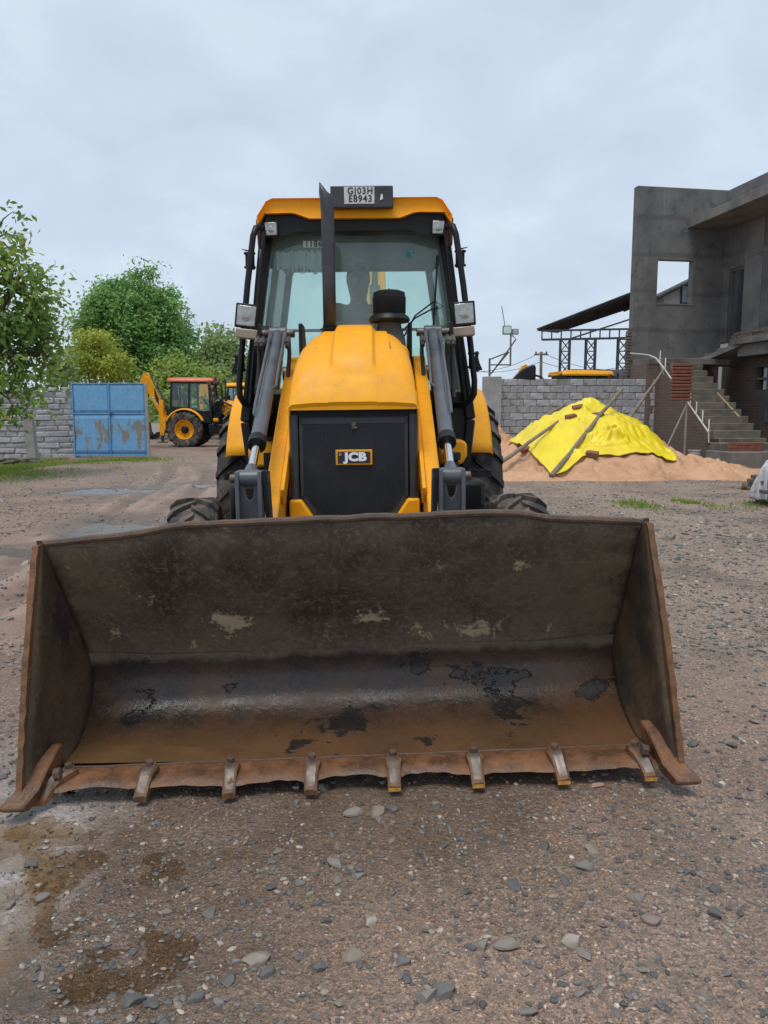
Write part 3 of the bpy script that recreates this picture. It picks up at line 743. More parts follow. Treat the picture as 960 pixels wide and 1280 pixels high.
# ribs and hinge lugs on the bucket's back
for x in (-0.52, -0.36, 0.36, 0.52):
    m = mb(); m.prism([(3.09, 0.52), (3.22, 0.50), (3.36, 0.34), (3.34, 0.16), (3.14, 0.10), (3.15, 0.3)], 'x', x - 0.012, x + 0.012); m.build('hinge_lug', M['rust_dark'], bucket, bevel=0.004)
m = mb(); m.box((0, 3.05, 0.60), (1.9, 0.06, 0.09), (R(-32), 0, 0)); m.build('back_stiffener', M['rust_dark'], bucket, bevel=0.004)
mw = mb(); th_ = math.tan(R(2.05)); G = []
for j in range(31):
    x = -HW + 0.012 + 1.25 * j / 30
    G.append([(x, 2.715 + 0.30 * i / 8, 0.0745 - th_ * (x + 0.06) * .72) for i in range(9)])
mw.grid(G)
def mudwater():
    t = NT('brown_bucket_water'); n = t.noise(t.coord(), 6, 5, .6)
    return t.end(t.bsdf(t.mix(t.rng(n, .35, .65), (0.115, 0.060, 0.027), (0.155, 0.085, 0.040)), 0.10, 0, t.bump(t.noise(t.coord(), 14, 3), .06, .01), .6))
mw.build('muddy_water', mudwater(), bucket, smooth=60, recalc=False)
bucket.location = (0.016, 0, 0.004); bucket.rotation_euler = (0, R(BR), 0)

# ---- loader arms, tipping cylinders and levers
for sx in (-1, 1):
    m = mb()
    arm = [(5.38, 1.74), (5.15, 1.72), (4.62, 1.42), (4.05, 1.06), (3.62, 0.74), (3.34, 0.50), (3.22, 0.34), (3.22, 0.22), (3.32, 0.20), (3.50, 0.33), (3.80, 0.58), (4.25, 0.88), (4.8, 1.20), (5.25, 1.48), (5.42, 1.58)]
    m.prism(arm, 'x', sx * 0.372, sx * 0.452)
    arm_o = m.build('loader_arm', M['yellow'], root, bevel=0.008)
    m = mb(); m.beam((sx * 0.36, 3.9, 0.93), (sx * 0.36, 4.7, 1.44), 0.02, 0.10, up=(0, 0, 1)); m.build('stiffener', M['yellow'], arm_o, bevel=0.004)
    m = mb(); m.cyl((sx * .33, 5.28, 1.62), (sx * .50, 5.28, 1.62), 0.05, n=20); m.build('pivot_pin', M['steel'], arm_o, bevel=.004)
    m = mb(); m.cyl((sx * .33, 3.27, 0.28), (sx * .50, 3.27, 0.28), 0.035, n=16); m.build('hinge_pin', M['steel'], arm_o, bevel=.004)
    # tipping cylinder: barrel, gland, chrome rod
    T0 = Vector((sx * 0.497, 5.05, 1.865)); T1 = Vector((sx * 0.468, 3.80, 1.205)); T2 = Vector((sx * 0.455, 3.46, 1.065))
    cyl_o = mb().cyl(T0, T1, 0.037, 0.0385, n=28).build('tipping_cylinder', M['grey'], root)
    dcy = (T1 - T0).normalized()
    mb().cyl(T1 - dcy * 0.05, T1 + dcy * 0.012, 0.046, n=28).build('gland', M['black'], cyl_o, bevel=0.004)
    mb().cyl(T1, T2, 0.0215, n=24).build('rod', M['chrome'], cyl_o)
    mb().cyl(T2 - dcy * 0.09, T2, 0.026, 0.04, n=20).build('rod_eye', M['grey'], cyl_o)
    m = mb(); m.cyl(T0 + Vector((-0.055, 0, 0)), T0 + Vector((0.055, 0, 0)), 0.042, n=20); m.build('cylinder_eye', M['grey'], cyl_o, bevel=.004)
    m = mb(); m.cyl(T0 + Vector((-0.105, 0, 0)), T0 + Vector((0.105, 0, 0)), 0.026, n=16); m.build('cylinder_pin', M['steel'], cyl_o, bevel=.003)
    # rigid pipe on the barrel and rubber hoses behind it
    up_ = Vector((0, -0.47, 0.88))
    for k_, (oy, r_) in enumerate(((0.038, 0.009), (0.052, 0.008))):
        a = T0 + up_ * 0.03 + Vector((-sx * oy * (1 if k_ else -1), 0, 0.0)); b = T0 + dcy * (1.15 if k_ == 0 else 0.82) + up_ * 0.03 + Vector((-sx * oy * (1 if k_ else -1), 0, 0))
        m = mb(); m.tube([a + dcy * 0.1, a + dcy * 0.2 + up_ * .012, b - dcy * 0.1 + up_ * .012, b, T0 + dcy * ((b - T0).dot(dcy) + 0.03)], r_, 8)
        m.tube([a + dcy * 0.06, a + dcy * 0.22], r_ * 1.6, 6)
        m.build('hydraulic_pipe', M['grey'], cyl_o)
    for k_, xo in enumerate((-0.075, 0.085, 0.115)):
        p0 = T0 + dcy * 0.12 + Vector((sx * xo, 0, 0.02))
        hs_ = [p0 + dcy * 0.15, p0, p0 + Vector((0, 0.02, -0.10)), p0 + Vector((sx * 0.01, -0.04, -0.28 - .05 * k_)), p0 + Vector((-sx * 0.03, 0.08, -0.46)), p0 + Vector((-sx * 0.05, 0.3, -0.5))]
        mb().tube(hs_, 0.0135, 8).build('hose', M['hose'], root)
        mb().tube([p0 + dcy * 0.10, p0 + dcy * 0.03], 0.019, 6).build('hose_fitting', M['steel'], root)
    # lever head: cross pin with side links and the grey yoke below it
    P_ = T2
    lev = mb()
    lev.cyl(P_ + Vector((-0.050, 0, 0)), P_ + Vector((0.050, 0, 0)), 0.040, n=24)
    lever = lev.build('lever_head', M['grey'], root, bevel=0.006)
    m = mb(); m.cyl(P_ + Vector((-0.088, 0, 0)), P_ + Vector((0.088, 0, 0)), 0.021, n=16); m.build('lever_pin', M['steel'], lever, bevel=.004)
    m = mb(); x0 = P_.x
    yk = [(-0.046, 0.02), (-0.036, 0.02), (-0.014, -0.085), (0.0, -0.10), (0.014, -0.085), (0.036, 0.02), (0.046, 0.02), (0.052, -0.40), (-0.052, -0.40)]
    vs = [(x0 + a, P_.y - 0.030 + (-b) * 0.12, P_.z + b) for a, b in yk]; vs2 = [(x, y + 0.022, z) for x, y, z in vs]
    n_ = len(yk); m.add(vs + vs2, [tuple(range(n_)), tuple(range(n_, 2 * n_))] + [(i, (i + 1) % n_, n_ + (i + 1) % n_, n_ + i) for i in range(n_)])
    m.build('yoke_plate', M['grey'], lever, bevel=0.003)
    for xo in (-0.050, 0.050):
        m = mb(); m.prism([(P_.y - 0.045, P_.z + 0.035), (P_.y + 0.045, P_.z + 0.035), (P_.y + 0.05, P_.z - 0.10), (P_.y + 0.015, P_.z - 0.44), (P_.y - 0.05, P_.z - 0.44), (P_.y - 0.05, P_.z)], 'x', x0 + xo - 0.009, x0 + xo + 0.009)
        m.build('side_link', M['grey'], lever, bevel=0.003)
    m = mb(); xo = -sx * 0.074
    m.prism([(P_.y - 0.04, P_.z + 0.04), (P_.y + 0.045, P_.z + 0.03), (P_.y + 0.20, P_.z - 0.5), (P_.y + 0.12, P_.z - 0.5)], 'x', x0 + xo - 0.012, x0 + xo + 0.012)
    m.build('tipping_link', M['dark_grey'], lever, bevel=.003)
    # tower behind the hood that carries arm and cylinder
    m = mb(); m.prism([(4.98, 1.92), (5.16, 1.92), (5.42, 1.6), (5.46, 0.8), (4.85, 0.8), (5.0, 1.35)], 'x', sx * 0.335, sx * 0.36)
    m.prism([(4.98, 1.92), (5.16, 1.92), (5.42, 1.6), (5.46, 1.2), (5.1, 1.2), (5.0, 1.35)], 'x', sx * 0.60, sx * 0.62)
    m.build('loader_tower', M['black'], root, bevel=0.005)
    # lift cylinder under the arm
    m = mb(); m.cyl((sx * .41, 4.95, 0.85), (sx * .41, 4.1, 0.80), 0.05, n=18); m.cyl((sx * .41, 4.1, .80), (sx * .41, 3.85, 0.78), 0.028, n=16)
    m.build('lift_cylinder', M['dark_grey'], root)

# ---- hood
def arc_section(y, zt, zb, hw_, r_, ridge, tilt=0.0):
    pts = []; NR = 9
    r_ = min(r_, (zt - zb) * 0.98)
    pts.append((-hw_, zb)); pts.append((-hw_, zb + (zt - r_ - zb) * 0.5)); pts.append((-hw_ + 0.006, zt - r_))
    for k_ in range(1, NR + 1):
        a = math.pi - (math.pi / 2) * k_ / NR
        pts.append((-hw_ + 0.006 + r_ + r_ * math.cos(a), zt - r_ + r_ * math.sin(a)))
    for f_ in (0.62, 0.4): pts.append((-hw_ * f_ * 0.98, zt + 0.008))
    pts.append((-0.13, zt + 0.010)); pts.append((-0.124, zt + 0.011)); pts.append((-0.104, zt + 0.011 + ridge)); pts.append((-0.098, zt + 0.012 + ridge)); pts.append((-0.05, zt + 0.012 + ridge)); pts.append((0, zt + 0.012 + ridge))
    full = pts + [(-x, z) for x, z in pts[-2::-1]]
    return [(x, y + tilt * (z - zb), z) for x, z in full]
ZB = 1.37
secs = [(4.088, ZB + 0.010, ZB, 0.338, 0.008, 0.0), (4.080, ZB + 0.030, ZB, 0.346, 0.028, 0.0), (4.105, ZB + 0.085, ZB + .004, 0.347, 0.055, 0.0), (4.150, ZB + 0.155, ZB + 0.004, 0.343, 0.075, 0.0),
        (4.172, ZB + 0.187, ZB + 0.004, 0.341, 0.08, 0.0), (4.190, ZB + 0.210, ZB + 0.004, 0.340, 0.085, 0.030), (4.245, ZB + 0.268, ZB + 0.004, 0.336, 0.10, 0.034), (4.33, ZB + 0.330, ZB + 0.004, 0.332, 0.115, 0.034), (4.48, ZB + 0.395, ZB + 0.004, 0.328, 0.135, 0.034),
        (4.72, ZB + 0.455, ZB + 0.004, 0.320, 0.15, 0.032), (5.0, ZB + 0.50, ZB + 0.004, 0.310, 0.155, 0.028), (5.22, ZB + 0.525, ZB + 0.004, 0.300, 0.155, 0.024), (5.36, ZB + 0.53, ZB + 0.004, 0.298, 0.155, 0.02)]
m = mb(); G = [arc_section(*s_) for s_ in secs]
m.grid(G); m.add(G[0], [tuple(range(len(G[0])))]); m.add(G[-1], [tuple(range(len(G[-1])))])
hood = m.build('hood', M['yellow'], root, smooth=24)
for sx in (-1, 1):      # bulged rear shoulders of the hood
    m = mb(); m.lathe([(0.0, -0.24), (0.05, -0.235), (0.075, -0.2), (0.082, -0.1), (0.082, 0.2), (0.07, 0.26), (0.0, 0.27)], (sx * 0.258, 5.0, 1.70), 'y', 20)
    m.build('hood_shoulder', M['yellow'], hood, smooth=60)
m = mb(); m.box((0, 4.75, 1.345), (0.664, 1.22, 0.05)); m.build('hood_gasket', M['black'], hood)
# engine bay flanks
m = mb(); m.box((0, 4.78, 1.09), (0.62, 1.14, 0.48)); m.build('engine_bay', M['black'], root)
m = mb(); m.box((0, 5.85, 0.78), (0.5, 2.9, 0.28)); m.box((0, 4.42, 0.72), (0.5, 0.36, 0.30)); m.build('chassis', M['black'], root, bevel=.01)
# grille: black pressed panel with clipped lower corners and fine ribs
gp = [(-0.292, 1.335), (0.292, 1.335), (0.292, 0.905), (0.195, 0.765), (0.195, 0.66), (-0.195, 0.66), (-0.195, 0.765), (-0.292, 0.905)]
m = mb(); m.prism(gp, 'y', 4.125, 4.17)
grille = m.build('grille', M['dark_grey'], root, bevel=0.006)
m = mb()
for i in range(73):
    x = -0.27 + 0.54 * i / 72
    zb_ = 0.90 if abs(x) > .20 else 0.82
    zb_ = max(0.80, 0.925 - (0.27 - abs(x)) * 1.3) if abs(x) > .19 else 0.70
    m.box((x, 4.1235, (1.29 + zb_) / 2), (0.0042, 0.006, 1.29 - zb_))
M['mesh'] = mat('grille_mesh', (0.010, 0.012, 0.017), (0.02, 0.022, 0.028), rough=0.5, scale=5, c3=(0.045, 0.045, 0.048), s3=6, lo3=0.56, hi3=0.8, r3=0.8)
m.build('grille_ribs', M['mesh'], grille, smooth=0)['kind'] = 'stuff'
m = mb(); m.box((0, 4.1235, 1.312), (0.56, 0.008, 0.034)); m.box((-.281, 4.1235, 1.10), (0.018, 0.008, .385)); m.box((.281, 4.1235, 1.10), (0.018, 0.008, .385))
m.build('grille_border', M['dark_grey'], grille, bevel=.003)
m = mb(); m.cyl((0.0, 4.125, 1.293), (0.0, 4.108, 1.293), 0.013, n=14); m.box((0.004, 4.116, 1.276), (0.03, 0.012, 0.012)); m.build('latch', M['steel'], grille, bevel=.002)
for sx in (-1, 1):
    m = mb(); m.tube([(sx * 0.318, 4.135, 1.345), (sx * 0.318, 4.13, 1.2), (sx * 0.320, 4.135, 0.96), (sx * 0.322, 4.14, 0.885)], [0.024, 0.024, 0.024, 0.03], 12); m.build('grille_pillar', M['dark_grey'], root)
    m = mb(); m.prism([(sx * 0.35, 0.895), (sx * 0.285, 0.895), (sx * 0.195, 0.76), (sx * 0.195, 0.60), (sx * 0.35, 0.60)], 'y', 4.085, 4.20); m.build('corner_casting', M['yellow_worn'], root, bevel=0.012)
    m = mb(); m.box((sx * 0.345, 4.24, 1.14), (0.012, 0.16, 0.47)); m.build('nose_edge', M['yellow'], root, bevel=.004)
# badge: yellow frame, dark field, white letters
badge = mb().box((0, 4.112, 1.118), (0.196, 0.012, 0.082)).build('badge', M['yellow'], root, bevel=0.003)
mb().box((0, 4.1045, 1.118), (0.172, 0.006, 0.060)).build('badge_field', M['ink'], badge)
M['badge_white'] = mat('badge_white', (0.85, 0.86, 0.88), rough=0.4)
def child_text(txt, size, material, parent, loc, rot, bold=0.0, sx=1.0, space=1.0, ext=.001, line=1.0):
    return link('lettering', text_mesh(txt, size, material, ext, bold, space, sx, line), parent, (loc[0], loc[1] - 5.5, loc[2]), rot)
child_text('JCB', 0.060, M['badge_white'], badge, (0.008, 4.1005, 1.119), (R(90), 0, 0), 0.0034, 1.22, 1.04)
mb().box((-0.073, 4.1005, 1.135), (0.014, 0.003, 0.014)).build('badge_square', M['amber'], badge)

# ---- exhaust and air pre-cleaner on the hood
ex = mb(); EXX = -0.158
zr = [1.84, 2.2, 2.58, 2.64]; G = []
for zz in zr: G.append([(EXX + .041 * math.cos(a_) - (.004 if zz > 2.6 else 0), 4.93 + .041 * math.sin(a_), zz) for a_ in (2 * math.pi * i / 20 for i in range(21))])
for q_, (ca, top_) in enumerate(((0.0, 2.70), (0.0, 2.762))):      # mitred, swept-back tip
    G.append([(EXX - .010 - .010 * q_ + (.041 - .012 * q_) * math.cos(a_), 4.935 + .014 * q_ + .040 * math.sin(a_), top_ - (0.018 + .055 * q_) * (math.cos(a_) * .5 + .5)) for a_ in (2 * math.pi * i / 20 for i in range(21))])
ex.grid(G)
ex.build('exhaust_stack', mat('heat_greyed_pipe', (0.05, 0.053, 0.06), (0.085, 0.085, 0.09), rough=0.5, metal=0.4, scale=6, c3=(0.12, 0.08, 0.06), s3=7, lo3=.6, hi3=.8), root, smooth=50, solid=(0.004, -1))
m = mb(); m.lathe([(0.062, 0), (0.062, 0.006), (0.045, 0.010), (0.045, -0.05)], (-0.158, 4.93, 1.872), 'z', 24); m.build('exhaust_collar', M['black'], root)
pc = mb(); pc.lathe([(0.105, 0.0), (0.098, 0.06), (0.075, 0.135), (0.072, 0.17)], (0.215, 4.93, 1.755), 'z', 24)
pco = pc.build('air_precleaner', mat('dusty_grey_duct', (0.06, 0.055, 0.05), (0.10, 0.09, 0.08), rough=.8, scale=9), root, smooth=50)
m = mb(); m.lathe([(0.085, 0.0), (0.122, 0.004), (0.130, 0.018), (0.124, 0.034), (0.100, 0.052), (0.098, 0.055)], (0.215, 4.93, 1.91), 'z', 32); m.build('brim', M['black'], pco, smooth=50)
m = mb(); m.lathe([(0.096, 0.0), (0.102, 0.01), (0.104, 0.10), (0.1045, 0.108), (0.099, 0.112), (0.100, 0.118), (0.098, 0.135), (0.07, 0.146), (0.0, 0.149)], (0.215, 4.93, 1.96), 'z', 32)
for k_ in range(9): m.lathe([(0.1035, 0), (0.1058, .002), (0.1035, .004)], (0.215, 4.93, 1.973 + k_ * .0105), 'z', 32)
m.build('bowl', M['black'], pco, smooth=50)
m = mb(); m.lathe([(0.008, 0), (0.006, .016), (0.0, .018)], (0.215, 4.93, 2.105), 'z', 8); m.build('wing_nut', M['steel'], pco)

# ---- cab
FB = lambda s: Vector((s * 0.785, 5.42, 1.30)); FT = lambda s: Vector((s * 0.595, 5.52, 2.635))
BB = lambda s: Vector((s * 0.815, 6.30, 1.45)); BT = lambda s: Vector((s * 0.630, 6.28, 2.635))
RB = lambda s: Vector((s * 0.780, 7.05, 1.50)); RT = lambda s: Vector((s * 0.610, 7.00, 2.635))
def lerp(a, b, t): return a + (b - a) * t
for s in (-1, 1):
    m = mb(); m.beam(lerp(FB(s), FT(s), 0.0), FT(s), 0.07, 0.085, up=(0, 1, 0)); m.beam((s * 0.745, 5.42, 0.94), FB(s), 0.065, 0.08, up=(0, 1, 0)); m.build('front_pillar', M['black'], root, bevel=0.012)
    m = mb(); m.beam(BB(s), BT(s), 0.06, 0.09, up=(0, 1, 0)); m.build('centre_pillar', M['black'], root, bevel=0.01)
    m = mb(); m.beam(RB(s), RT(s), 0.06, 0.08, up=(0, 1, 0)); m.build('rear_pillar', M['black'], root, bevel=0.01)
    m = mb(); m.beam(lerp(FB(s), FT(s), .98), lerp(BB(s), BT(s), .98), 0.06, 0.09); m.beam(lerp(BB(s), BT(s), .98), lerp(RB(s), RT(s), .98), 0.06, 0.09); m.build('roof_rail', M['black'], root)
    # door: glass above, black panel below, handle
    dm = mb(); a, b, c, d = Vector((s * 0.745, 5.44, 0.96)), Vector((s * 0.775, 5.74, 0.97)), Vector((s * 0.81, 6.10, 1.38)), lerp(FB(s), FT(s), 0.10)
    e_ = lerp(BB(s), BT(s), 0.02)
    dm.slab([a, b, c, e_, d], 0.035); door = dm.build('door', M['black'], root, bevel=.006)
    m = mb(); m.slab([lerp(FB(s), FT(s), 0.11), lerp(BB(s), BT(s), 0.03), lerp(BB(s), BT(s), 0.95), lerp(FB(s), FT(s), 0.95)], 0.008); m.build('door_glass', M['glass'], door, smooth=0)
    m = mb(); m.beam((s * 0.87, 6.05, 1.52), (s * 0.87, 6.17, 1.52), 0.03, 0.025); m.build('door_handle', M['dark_grey'], door, bevel=.004)
    m = mb(); m.slab([lerp(BB(s), BT(s), 0.12), lerp(RB(s), RT(s), 0.10), lerp(RB(s), RT(s), 0.95), lerp(BB(s), BT(s), 0.95)], 0.008); m.build('side_window', M['glass'], root, smooth=0)
    m = mb(); m.slab([lerp(BB(s), BT(s), -0.1), lerp(RB(s), RT(s), -0.1), lerp(RB(s), RT(s), 0.12), lerp(BB(s), BT(s), 0.12)], 0.03); m.build('side_panel', M['black'], root, bevel=.005)
    m = mb(); m.slab([(s * 0.74, 5.42, 0.95), (s * 0.64, 5.41, 0.95), (s * 0.62, 5.41, 1.44), (s * 0.745, 5.44, 1.47)], 0.03); m.build('kick_panel', M['black'], root)
m = mb(); m.slab([(-0.75, 5.425, 1.2), (0.75, 5.425, 1.2), (0.745, 5.44, 1.49), (-0.745, 5.44, 1.49)], 0.03); m.build('firewall', M['black'], root)
m = mb(); m.slab([lerp(FB(-1), FT(-1), 0.14), lerp(FB(1), FT(1), 0.14), lerp(FB(1), FT(1), 0.97), lerp(FB(-1), FT(-1), 0.97)], 0.007); ws = m.build('windscreen', M['windscreen'], root, smooth=0)
m = mb(); m.slab([lerp(RB(-1), RT(-1), 0.10), lerp(RB(1), RT(1), 0.10), lerp(RB(1), RT(1), 0.96), lerp(RB(-1), RT(-1), 0.96)], 0.007); m.build('rear_window', M['glass'], root, smooth=0)
m = mb(); m.beam(lerp(RB(-1), RT(-1), 0.52), lerp(RB(1), RT(1), 0.52), 0.02, 0.025); m.beam(RT(-1), RT(1), 0.06, 0.08); m.beam(RB(-1), RB(1), 0.06, 0.10); m.build('rear_frame', M['black'], root)
m = mb(); m.box((0, 6.2, 1.18), (1.5, 1.6, 0.06)); m.build('cab_floor', M['black'], root)
# roof: moulded shell with a dropped front lip in the middle, black lining below
rp_ = [(-0.645, 0.0), (-0.635, 0.055), (-0.50, 0.062), (-0.42, 0.058), (-0.33, 0.030), (-0.2, 0.024), (0.2, 0.024), (0.33, 0.030), (0.42, 0.058), (0.50, 0.062), (0.635, 0.055), (0.645, 0.0)]
RZ = 2.632
m = mb()
tp = [(-0.66, RZ - 0.02), (-0.665, RZ + 0.03), (-0.60, RZ + 0.125), (-0.56, RZ + 0.145), (0.56, RZ + 0.145), (0.60, RZ + 0.125), (0.665, RZ + 0.03), (0.66, RZ - 0.02)]
lo_ = [(0.62, RZ + 0.045), (0.44, RZ + 0.050), (0.40, RZ + 0.044), (0.31, RZ + 0.012), (-0.31, RZ + 0.012), (-0.40, RZ + 0.044), (-0.44, RZ + 0.050), (-0.62, RZ + 0.045)]
outline = tp + lo_; n_ = len(outline)
def ring(y, sx_, dz): return [(x * sx_ * .985, y, RZ + (z - RZ) * dz) for x, z in outline]
rings = [ring(5.36, 0.975, 0.93), ring(5.335, 0.99, 0.98), ring(5.345, 1.0, 1.0), ring(5.5, 1.02, 1.06), ring(6.2, 1.05, 1.14), ring(6.9, 1.05, 1.10), ring(7.14, 1.02, 0.95), ring(7.17, 1.0, .9)]
for a, b in zip(rings[:-1], rings[1:]):
    o_ = len(m.v); m.add(a + b, [(i, (i + 1) % n_, n_ + (i + 1) % n_, n_ + i) for i in range(n_)])
m.add(rings[0], [tuple(range(n_))]); m.add(rings[-1], [tuple(range(n_))[::-1]])
bmr = m
roof = m.build('roof', M['yellow'], root, smooth=35, bevel=0.004)
w_ = roof.modifiers.new('weld', 'WELD'); w_.merge_threshold = 0.0005
roof.modifiers.move(1, 0)
m = mb(); m.box((0, 6.25, RZ + 0.0), (1.26, 1.6, 0.05)); m.build('roof_lining', M['lining'], root, bevel=.004)
m = mb(); m.box((0, 5.47, RZ - 0.008), (1.18, 0.12, 0.105)); m.build('roof_header', M['black'], root)
m = mb(); m.prism([(-0.60, RZ + 0.046), (0.60, RZ + 0.046), (0.60, RZ - 0.075), (0.50, RZ - 0.095), (0.38, RZ - 0.06), (-0.38, RZ - 0.06), (-0.50, RZ - 0.095), (-0.60, RZ - 0.075)], 'y', 5.372, 5.402); m.build('header_panel', M['black'], root)
for s in (-1, 1):
    m = mb(); m.prism([(5.37, RZ + 0.02), (5.52, RZ + 0.06), (5.60, RZ - 0.02), (5.50, RZ - 0.15), (5.44, RZ - 0.15)], 'x', s * 0.615, s * 0.665); m.build('roof_corner', mat('brown_faded_plastic', (0.16, 0.06, 0.03), rough=.6), root, bevel=.01)
# number plate box on the roof
pb = mb().box((0.050, 5.325, 2.770), (0.415, 0.05, 0.142)).build('plate_box', M['dark_grey'], root, bevel=0.008)
np_ = mb().box((0.034, 5.2975, 2.777), (0.200, 0.006, 0.108)).build('number_plate', M['plate'], pb, bevel=0.002)
link('plate_lettering', text_mesh('GJ03H\nE8943', 0.060, M['ink'], 0.0006, 0.0012, 1.16, 0.93, 0.83), pb, (0.040, 5.2935 - 5.5, 2.779), (R(90), 0, 0))
m = mb(); m.prism([(0.170, 2.745), (0.190, 2.755), (0.187, 2.785), (0.177, 2.783)], 'y', 5.296, 5.300); m.build('sticker_scrap', M['white'], pb)
# sticker with a number, smudged shade strip and round sticker on the windscreen
def wsp(x, z): # point on the windscreen's outside
    t_ = (z - 1.30) / 1.38; return (x, 5.42 + 0.10 * t_ - 0.0055, z)
m = mb(); m.slab([wsp(-0.362, 2.490), wsp(-0.200, 2.490), wsp(-0.200, 2.536), wsp(-0.362, 2.536)], 0.0016); st1 = m.build('number_sticker', M['decal_teal'], ws, smooth=0)
link('sticker_lettering', text_mesh('1186', 0.058, M['ink'], 0.0005, 0.0008, 1.15, 0.92), ws, (-0.290, wsp(0, 2.513)[1] - 5.5 - 0.0026, 2.5125), (R(90 - 4.1), 0, 0))
m = mb(); m.lathe([(0.028, 0), (0.028, 0.0012)], wsp(0.375, 2.44), 'y', 20); m.build('round_sticker', mat('teal_sticker', (0.02, 0.20, 0.21), (0.3, 0.5, 0.5), rough=.5, scale=45, lo=.55, hi=.6), ws)
# fringe of pale tape hanging inside the glass
m = mb(); rr_ = random.Random(3)
for i in range(34):
    x = -0.545 + 0.30 * i / 33; z1 = 2.47 + rr_.uniform(-.01, .01); z0 = 2.325 + rr_.uniform(-.02, .045)
    y1 = wsp(x, z1)[1] + 0.03; y0 = wsp(x, z0)[1] + 0.03
    m.slab([(x - .004, y0, z0), (x + .0035, y0, z0), (x + .004 + rr_.uniform(-.003, .003), y1, z1), (x - .004, y1, z1)], 0.001)
m.build('tassel_fringe', mat('grey_fringe', (0.62, 0.64, 0.58), (0.4, 0.42, 0.38), rough=.9), root, smooth=0)['kind'] = 'stuff'
# work lamps under the roof and big headlamps on the guards
def lamp(c, w_, h_, tilt, name, indicator):
    hs_ = mb()
    g_ = [[(-w_ / 2, 0, -h_ / 2), (w_ / 2, 0, -h_ / 2), (w_ / 2, 0, h_ / 2), (-w_ / 2, 0, h_ / 2)], [(-w_ * .36, .10, -h_ * .33), (w_ * .36, .10, -h_ * .33), (w_ * .36, .10, h_ * .33), (-w_ * .36, .10, h_ * .33)]]
    Mx = Euler((0, tilt, 0)).to_matrix(); c = Vector(c)
    vs = [c + Mx @ Vector(p) for q in g_ for p in q]
    hs_.add(vs, [(0, 1, 2, 3), (7, 6, 5, 4), (0, 4, 5, 1), (1, 5, 6, 2), (2, 6, 7, 3), (3, 7, 4, 0)])
    lo = hs_.build(name, M['black'], root, bevel=0.008)
    le = mb(); le.add([c + Mx @ Vector((x * w_ * .40, -0.008, z * h_ * .40)) for x, z in ((-1, -1), (1, -1), (1, 1), (-1, 1))] + [c + Mx @ Vector((x * w_ * .40, 0.02, z * h_ * .40)) for x, z in ((-1, -1), (1, -1), (1, 1), (-1, 1))],
        [(0, 1, 2, 3), (7, 6, 5, 4), (0, 4, 5, 1), (1, 5, 6, 2), (2, 6, 7, 3), (3, 7, 4, 0)])
    le.build('lens', M['lens'], lo, bevel=0.004)
    m = mb(); m.lathe([(0.0, 0), (min(w_, h_) * .2, 0.0015), (min(w_, h_) * .24, 0.004), (min(w_, h_) * .24, .02)], c + Mx @ Vector((0, -0.011, -.004)), 'y', 20); m.build('reflector', M['lens'], lo)
    if indicator:
        m = mb(); m.box(c + Mx @ Vector((0.012 if c.x < 0 else -.012, 0.02, -h_ / 2 - 0.034)), (w_ * .96, 0.075, 0.062), (0, tilt, 0)); m.build('indicator', M['amber'], lo, bevel=.008)
    return lo
for s in (-1, 1):
    lamp((s * 0.560, 5.345, 2.580), 0.098, 0.105, R(2 * s), 'work_lamp', False)
    lamp((s * 0.705, 5.10, 1.985), 0.150, 0.160, R(7 * -s if s < 0 else -4), 'headlamp', True)
    m = mb(); m.beam((s * 0.705, 5.17, 1.9), (s * 0.745, 5.25, 1.9), 0.03, 0.03); m.build('lamp_bracket', M['black'], root)
    # tubular guard outside the front pillar
    g_ = [(s * 0.60, 5.42, 2.585), (s * 0.625, 5.33, 2.59), (s * 0.650, 5.27, 2.57), (s * 0.668, 5.255, 2.515), (s * 0.715, 5.25, 2.2), (s * 0.765, 5.25, 1.8), (s * 0.792, 5.25, 1.56), (s * 0.79, 5.25, 1.47), (s * 0.765, 5.26, 1.425), (s * 0.71, 5.30, 1.40), (s * .66, 5.42, 1.40)]
    mb().tube(g_, 0.021, 12).build('guard_tube', M['black'], root, smooth=60)
    for dx_, r_ in ((0.035, 0.007), (0.062, 0.009)):
        mb().tube([(s * (0.655 - dx_), 5.29, 2.56), (s * (0.70 - dx_), 5.28, 2.2), (s * (0.79 - dx_), 5.28, 1.42)], r_, 8).build('guard_rod', M['black'], root)
    for zc, kk in ((2.37, 0.0), (1.70, 1.0)):
        xg = 0.60 + (2.68 - zc) * 0.134 + 0.06
        m = mb(); m.box((s * xg, 5.30, zc + .045), (0.075, 0.03, 0.014)); m.box((s * xg, 5.30, zc - .045), (0.075, 0.03, 0.014)); m.box((s * (xg - .02), 5.30, zc), (0.022, 0.028, 0.12)); m.box((s * (xg + .02), 5.30, zc), (0.016, 0.028, 0.11)); m.build('hinge', M['black'], root, bevel=.004)
    m = mb(); m.prism([(s * 0.80, 1.62), (s * 0.855, 1.635), (s * 0.835, 1.68), (s * 0.822, 1.73), (s * 0.812, 1.73), (s * 0.808, 1.68)], 'y', 5.30, 5.33); m.cyl((s * .817, 5.315, 1.72), (s * .817, 5.315, 1.76), 0.012, n=10); m.build('mirror_hook', M['black'], root, bevel=.003)
    mb().tube([(s * 0.695, 5.25, 2.42), (s * 0.745, 5.24, 2.43)], [0.006, 0.002], 6).build('guard_barb', M['black'], root)
